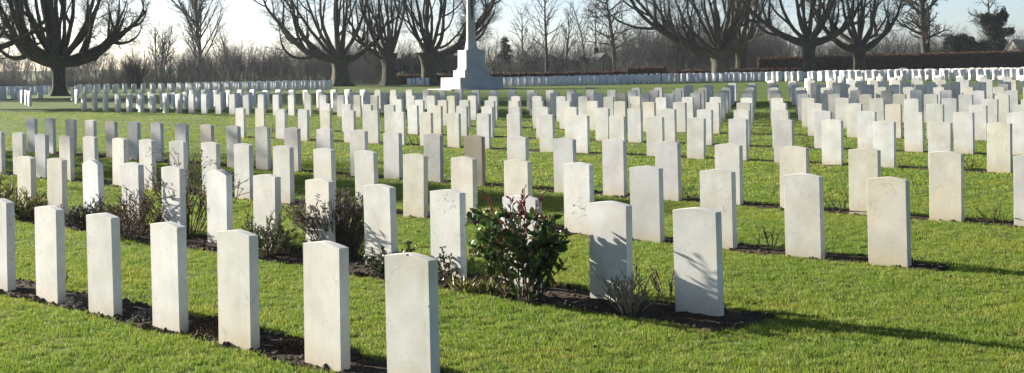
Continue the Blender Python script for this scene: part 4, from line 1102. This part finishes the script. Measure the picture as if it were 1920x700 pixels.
# a few fallen leaves on the lawn
C = [(1.2 + random.Random(k).uniform(-3.6, 4.0), random.Random(k + 50).uniform(8.2, 13.5), .03) for k in range(60)]
fl = obj('fallen_leaves', leaf_mesh('fallen_leaves', C, np.random.RandomState(2).normal(size=(60, 3)) * np.array([1, 1, .3]), .05, .028, 2), DEADLEAF); tag(fl, 'a few dead leaves strewn on the near lawn', kind='stuff')

# ------------------------------------------------------------------ trees beyond the left edge whose shade falls over the rows
def shade_tree(label, x, y, seed, clumps, h, r=.45, dens=16):
    return ivy_tree(label, x, y, h, seed, clumps, group='ivy-clad trees beyond the edge', dens=dens, leaf=.34, r=r)
shade_tree('ivy-clad tree out of sight beyond the edge, shading the fourth row', -33.5, 44.3, 101,
           ((.4, .4, 8.2, 1.9, 1.9, 1.0), (.6, .6, 9.6, 1.9, 1.9, 1.1), (.2, .2, 11.0, 1.5, 1.5, .8), (-1.2, -1.2, 8.6, 1.2, 1.2, .9), (-1.2, -1.2, 10.2, 1.2, 1.2, .8)), 9.0, dens=14)
shade_tree('slim ivy-clad tree out of sight beyond the edge, shading the lawn behind row three', -36.5, 44.1, 104,
           ((.1, .1, 11.6, .9, .9, .7), (-.2, -.2, 12.6, .9, .9, .8), (-.6, -.6, 13.7, .8, .8, .7)), 11.5, r=.3, dens=80)
shade_tree('ivy-clad tree out of sight beyond the edge, shading the middle rows', -30.5, 69.4, 102,
           ((0, 0, 4.3, 2.0, 2.4, .9), (.3, .3, 5.8, 2.2, 2.6, .9), (0, 0, 7.4, 1.5, 1.8, .9), (.5, .3, 10.2, 2.4, 2.8, 1.2), (-.4, -.5, 12.6, 2.6, 2.8, 1.2), (.3, .4, 15.2, 2.2, 2.4, 1.2)), 15.0, dens=48)
shade_tree('very tall ivy-clad tree out of sight beyond the edge, shading the farther rows', -48.6, 93.4, 103,
           ((0, 0, 16.5, 3.2, 3.2, 1.5), (.5, .3, 19.0, 3.6, 3.6, 1.6), (-.4, -.5, 21.6, 3.4, 3.4, 1.6), (.3, .4, 24.0, 2.8, 2.8, 1.4)), 24.0, r=.7, dens=75)
# ------------------------------------------------------------------ light, sky, air, camera
SUN_EL, SUN_AZ = 17.0, 145.5          # degrees; azimuth of the sun from +X, counter-clockwise
w = bpy.data.worlds.new('World'); scene.world = w; w.use_nodes = True
nt = w.node_tree; nt.nodes.clear()
sky = nt.nodes.new('ShaderNodeTexSky'); sky.sky_type = 'NISHITA'; sky.sun_disc = False
sky.sun_elevation = R(SUN_EL); sky.sun_rotation = R(90 - SUN_AZ)
sky.air_density = .5; sky.dust_density = .7; sky.ozone_density = 1.0
bg = nt.nodes.new('ShaderNodeBackground'); bg.inputs['Strength'].default_value = .053
wo = nt.nodes.new('ShaderNodeOutputWorld'); nt.links.new(sky.outputs[0], bg.inputs[0]); nt.links.new(bg.outputs[0], wo.inputs[0])
sd = bpy.data.lights.new('sun', 'SUN'); sd.energy = 5.0; sd.angle = R(.5); sd.color = (1.0, .93, .82)
so = link(bpy.data.objects.new('sun', sd))
from mathutils import Vector, Matrix
dv = Vector((math.cos(R(SUN_AZ)) * math.cos(R(SUN_EL)), math.sin(R(SUN_AZ)) * math.cos(R(SUN_EL)), math.sin(R(SUN_EL))))
so.rotation_euler = (-dv).to_track_quat('-Z', 'Y').to_euler(); so.location = (-40, 30, 30)

cam = bpy.data.cameras.new('camera'); co = link(bpy.data.objects.new('camera', cam)); scene.camera = co
cam.sensor_width = 36; cam.lens = 2538 / 1920 * 36; cam.shift_y = -191.6 / 1920; cam.clip_end = 5000; cam.clip_start = .1
pt, rl = .0173, -.0182
f = Vector((0, math.cos(pt), -math.sin(pt))); u0 = Vector((0, math.sin(pt), math.cos(pt))); r0 = Vector((1, 0, 0))
rr = math.cos(rl) * r0 + math.sin(rl) * u0; uu = -math.sin(rl) * r0 + math.cos(rl) * u0
m = Matrix(((rr.x, uu.x, -f.x, 0), (rr.y, uu.y, -f.y, 0), (rr.z, uu.z, -f.z, 1.883), (0, 0, 0, 1)))
co.matrix_world = m
vs = scene.view_settings; scene.display_settings.display_device = 'sRGB'
vs.view_transform = 'Standard'; vs.look = 'None'; vs.gamma = 1.0; vs.exposure = 1.71; vs.use_curve_mapping = False
scene.cycles.max_bounces = 6; scene.cycles.diffuse_bounces = 3; scene.cycles.transparent_max_bounces = 4

# the winter air: a closed box of thin even haze round everything
bm = bmesh.new(); frustum(bm, -1.8, 28, 420, 260, 420, 260)
hz = obj('haze', bm_mesh('haze', bm), None, None, (40, 200, 0)); tag(hz, kind='stuff')
hm = bpy.data.materials.new('winter_haze'); hm.use_nodes = True; hnt = hm.node_tree; hnt.nodes.clear()
ho = hnt.nodes.new('ShaderNodeOutputMaterial'); pv = hnt.nodes.new('ShaderNodeVolumePrincipled')
pv.inputs['Color'].default_value = (.84, .91, 1.0, 1); pv.inputs['Density'].default_value = .00016; pv.inputs['Anisotropy'].default_value = .25
hnt.links.new(pv.outputs[0], ho.inputs['Volume']); hz.data.materials.append(hm)
scene.cycles.volume_bounces = 0
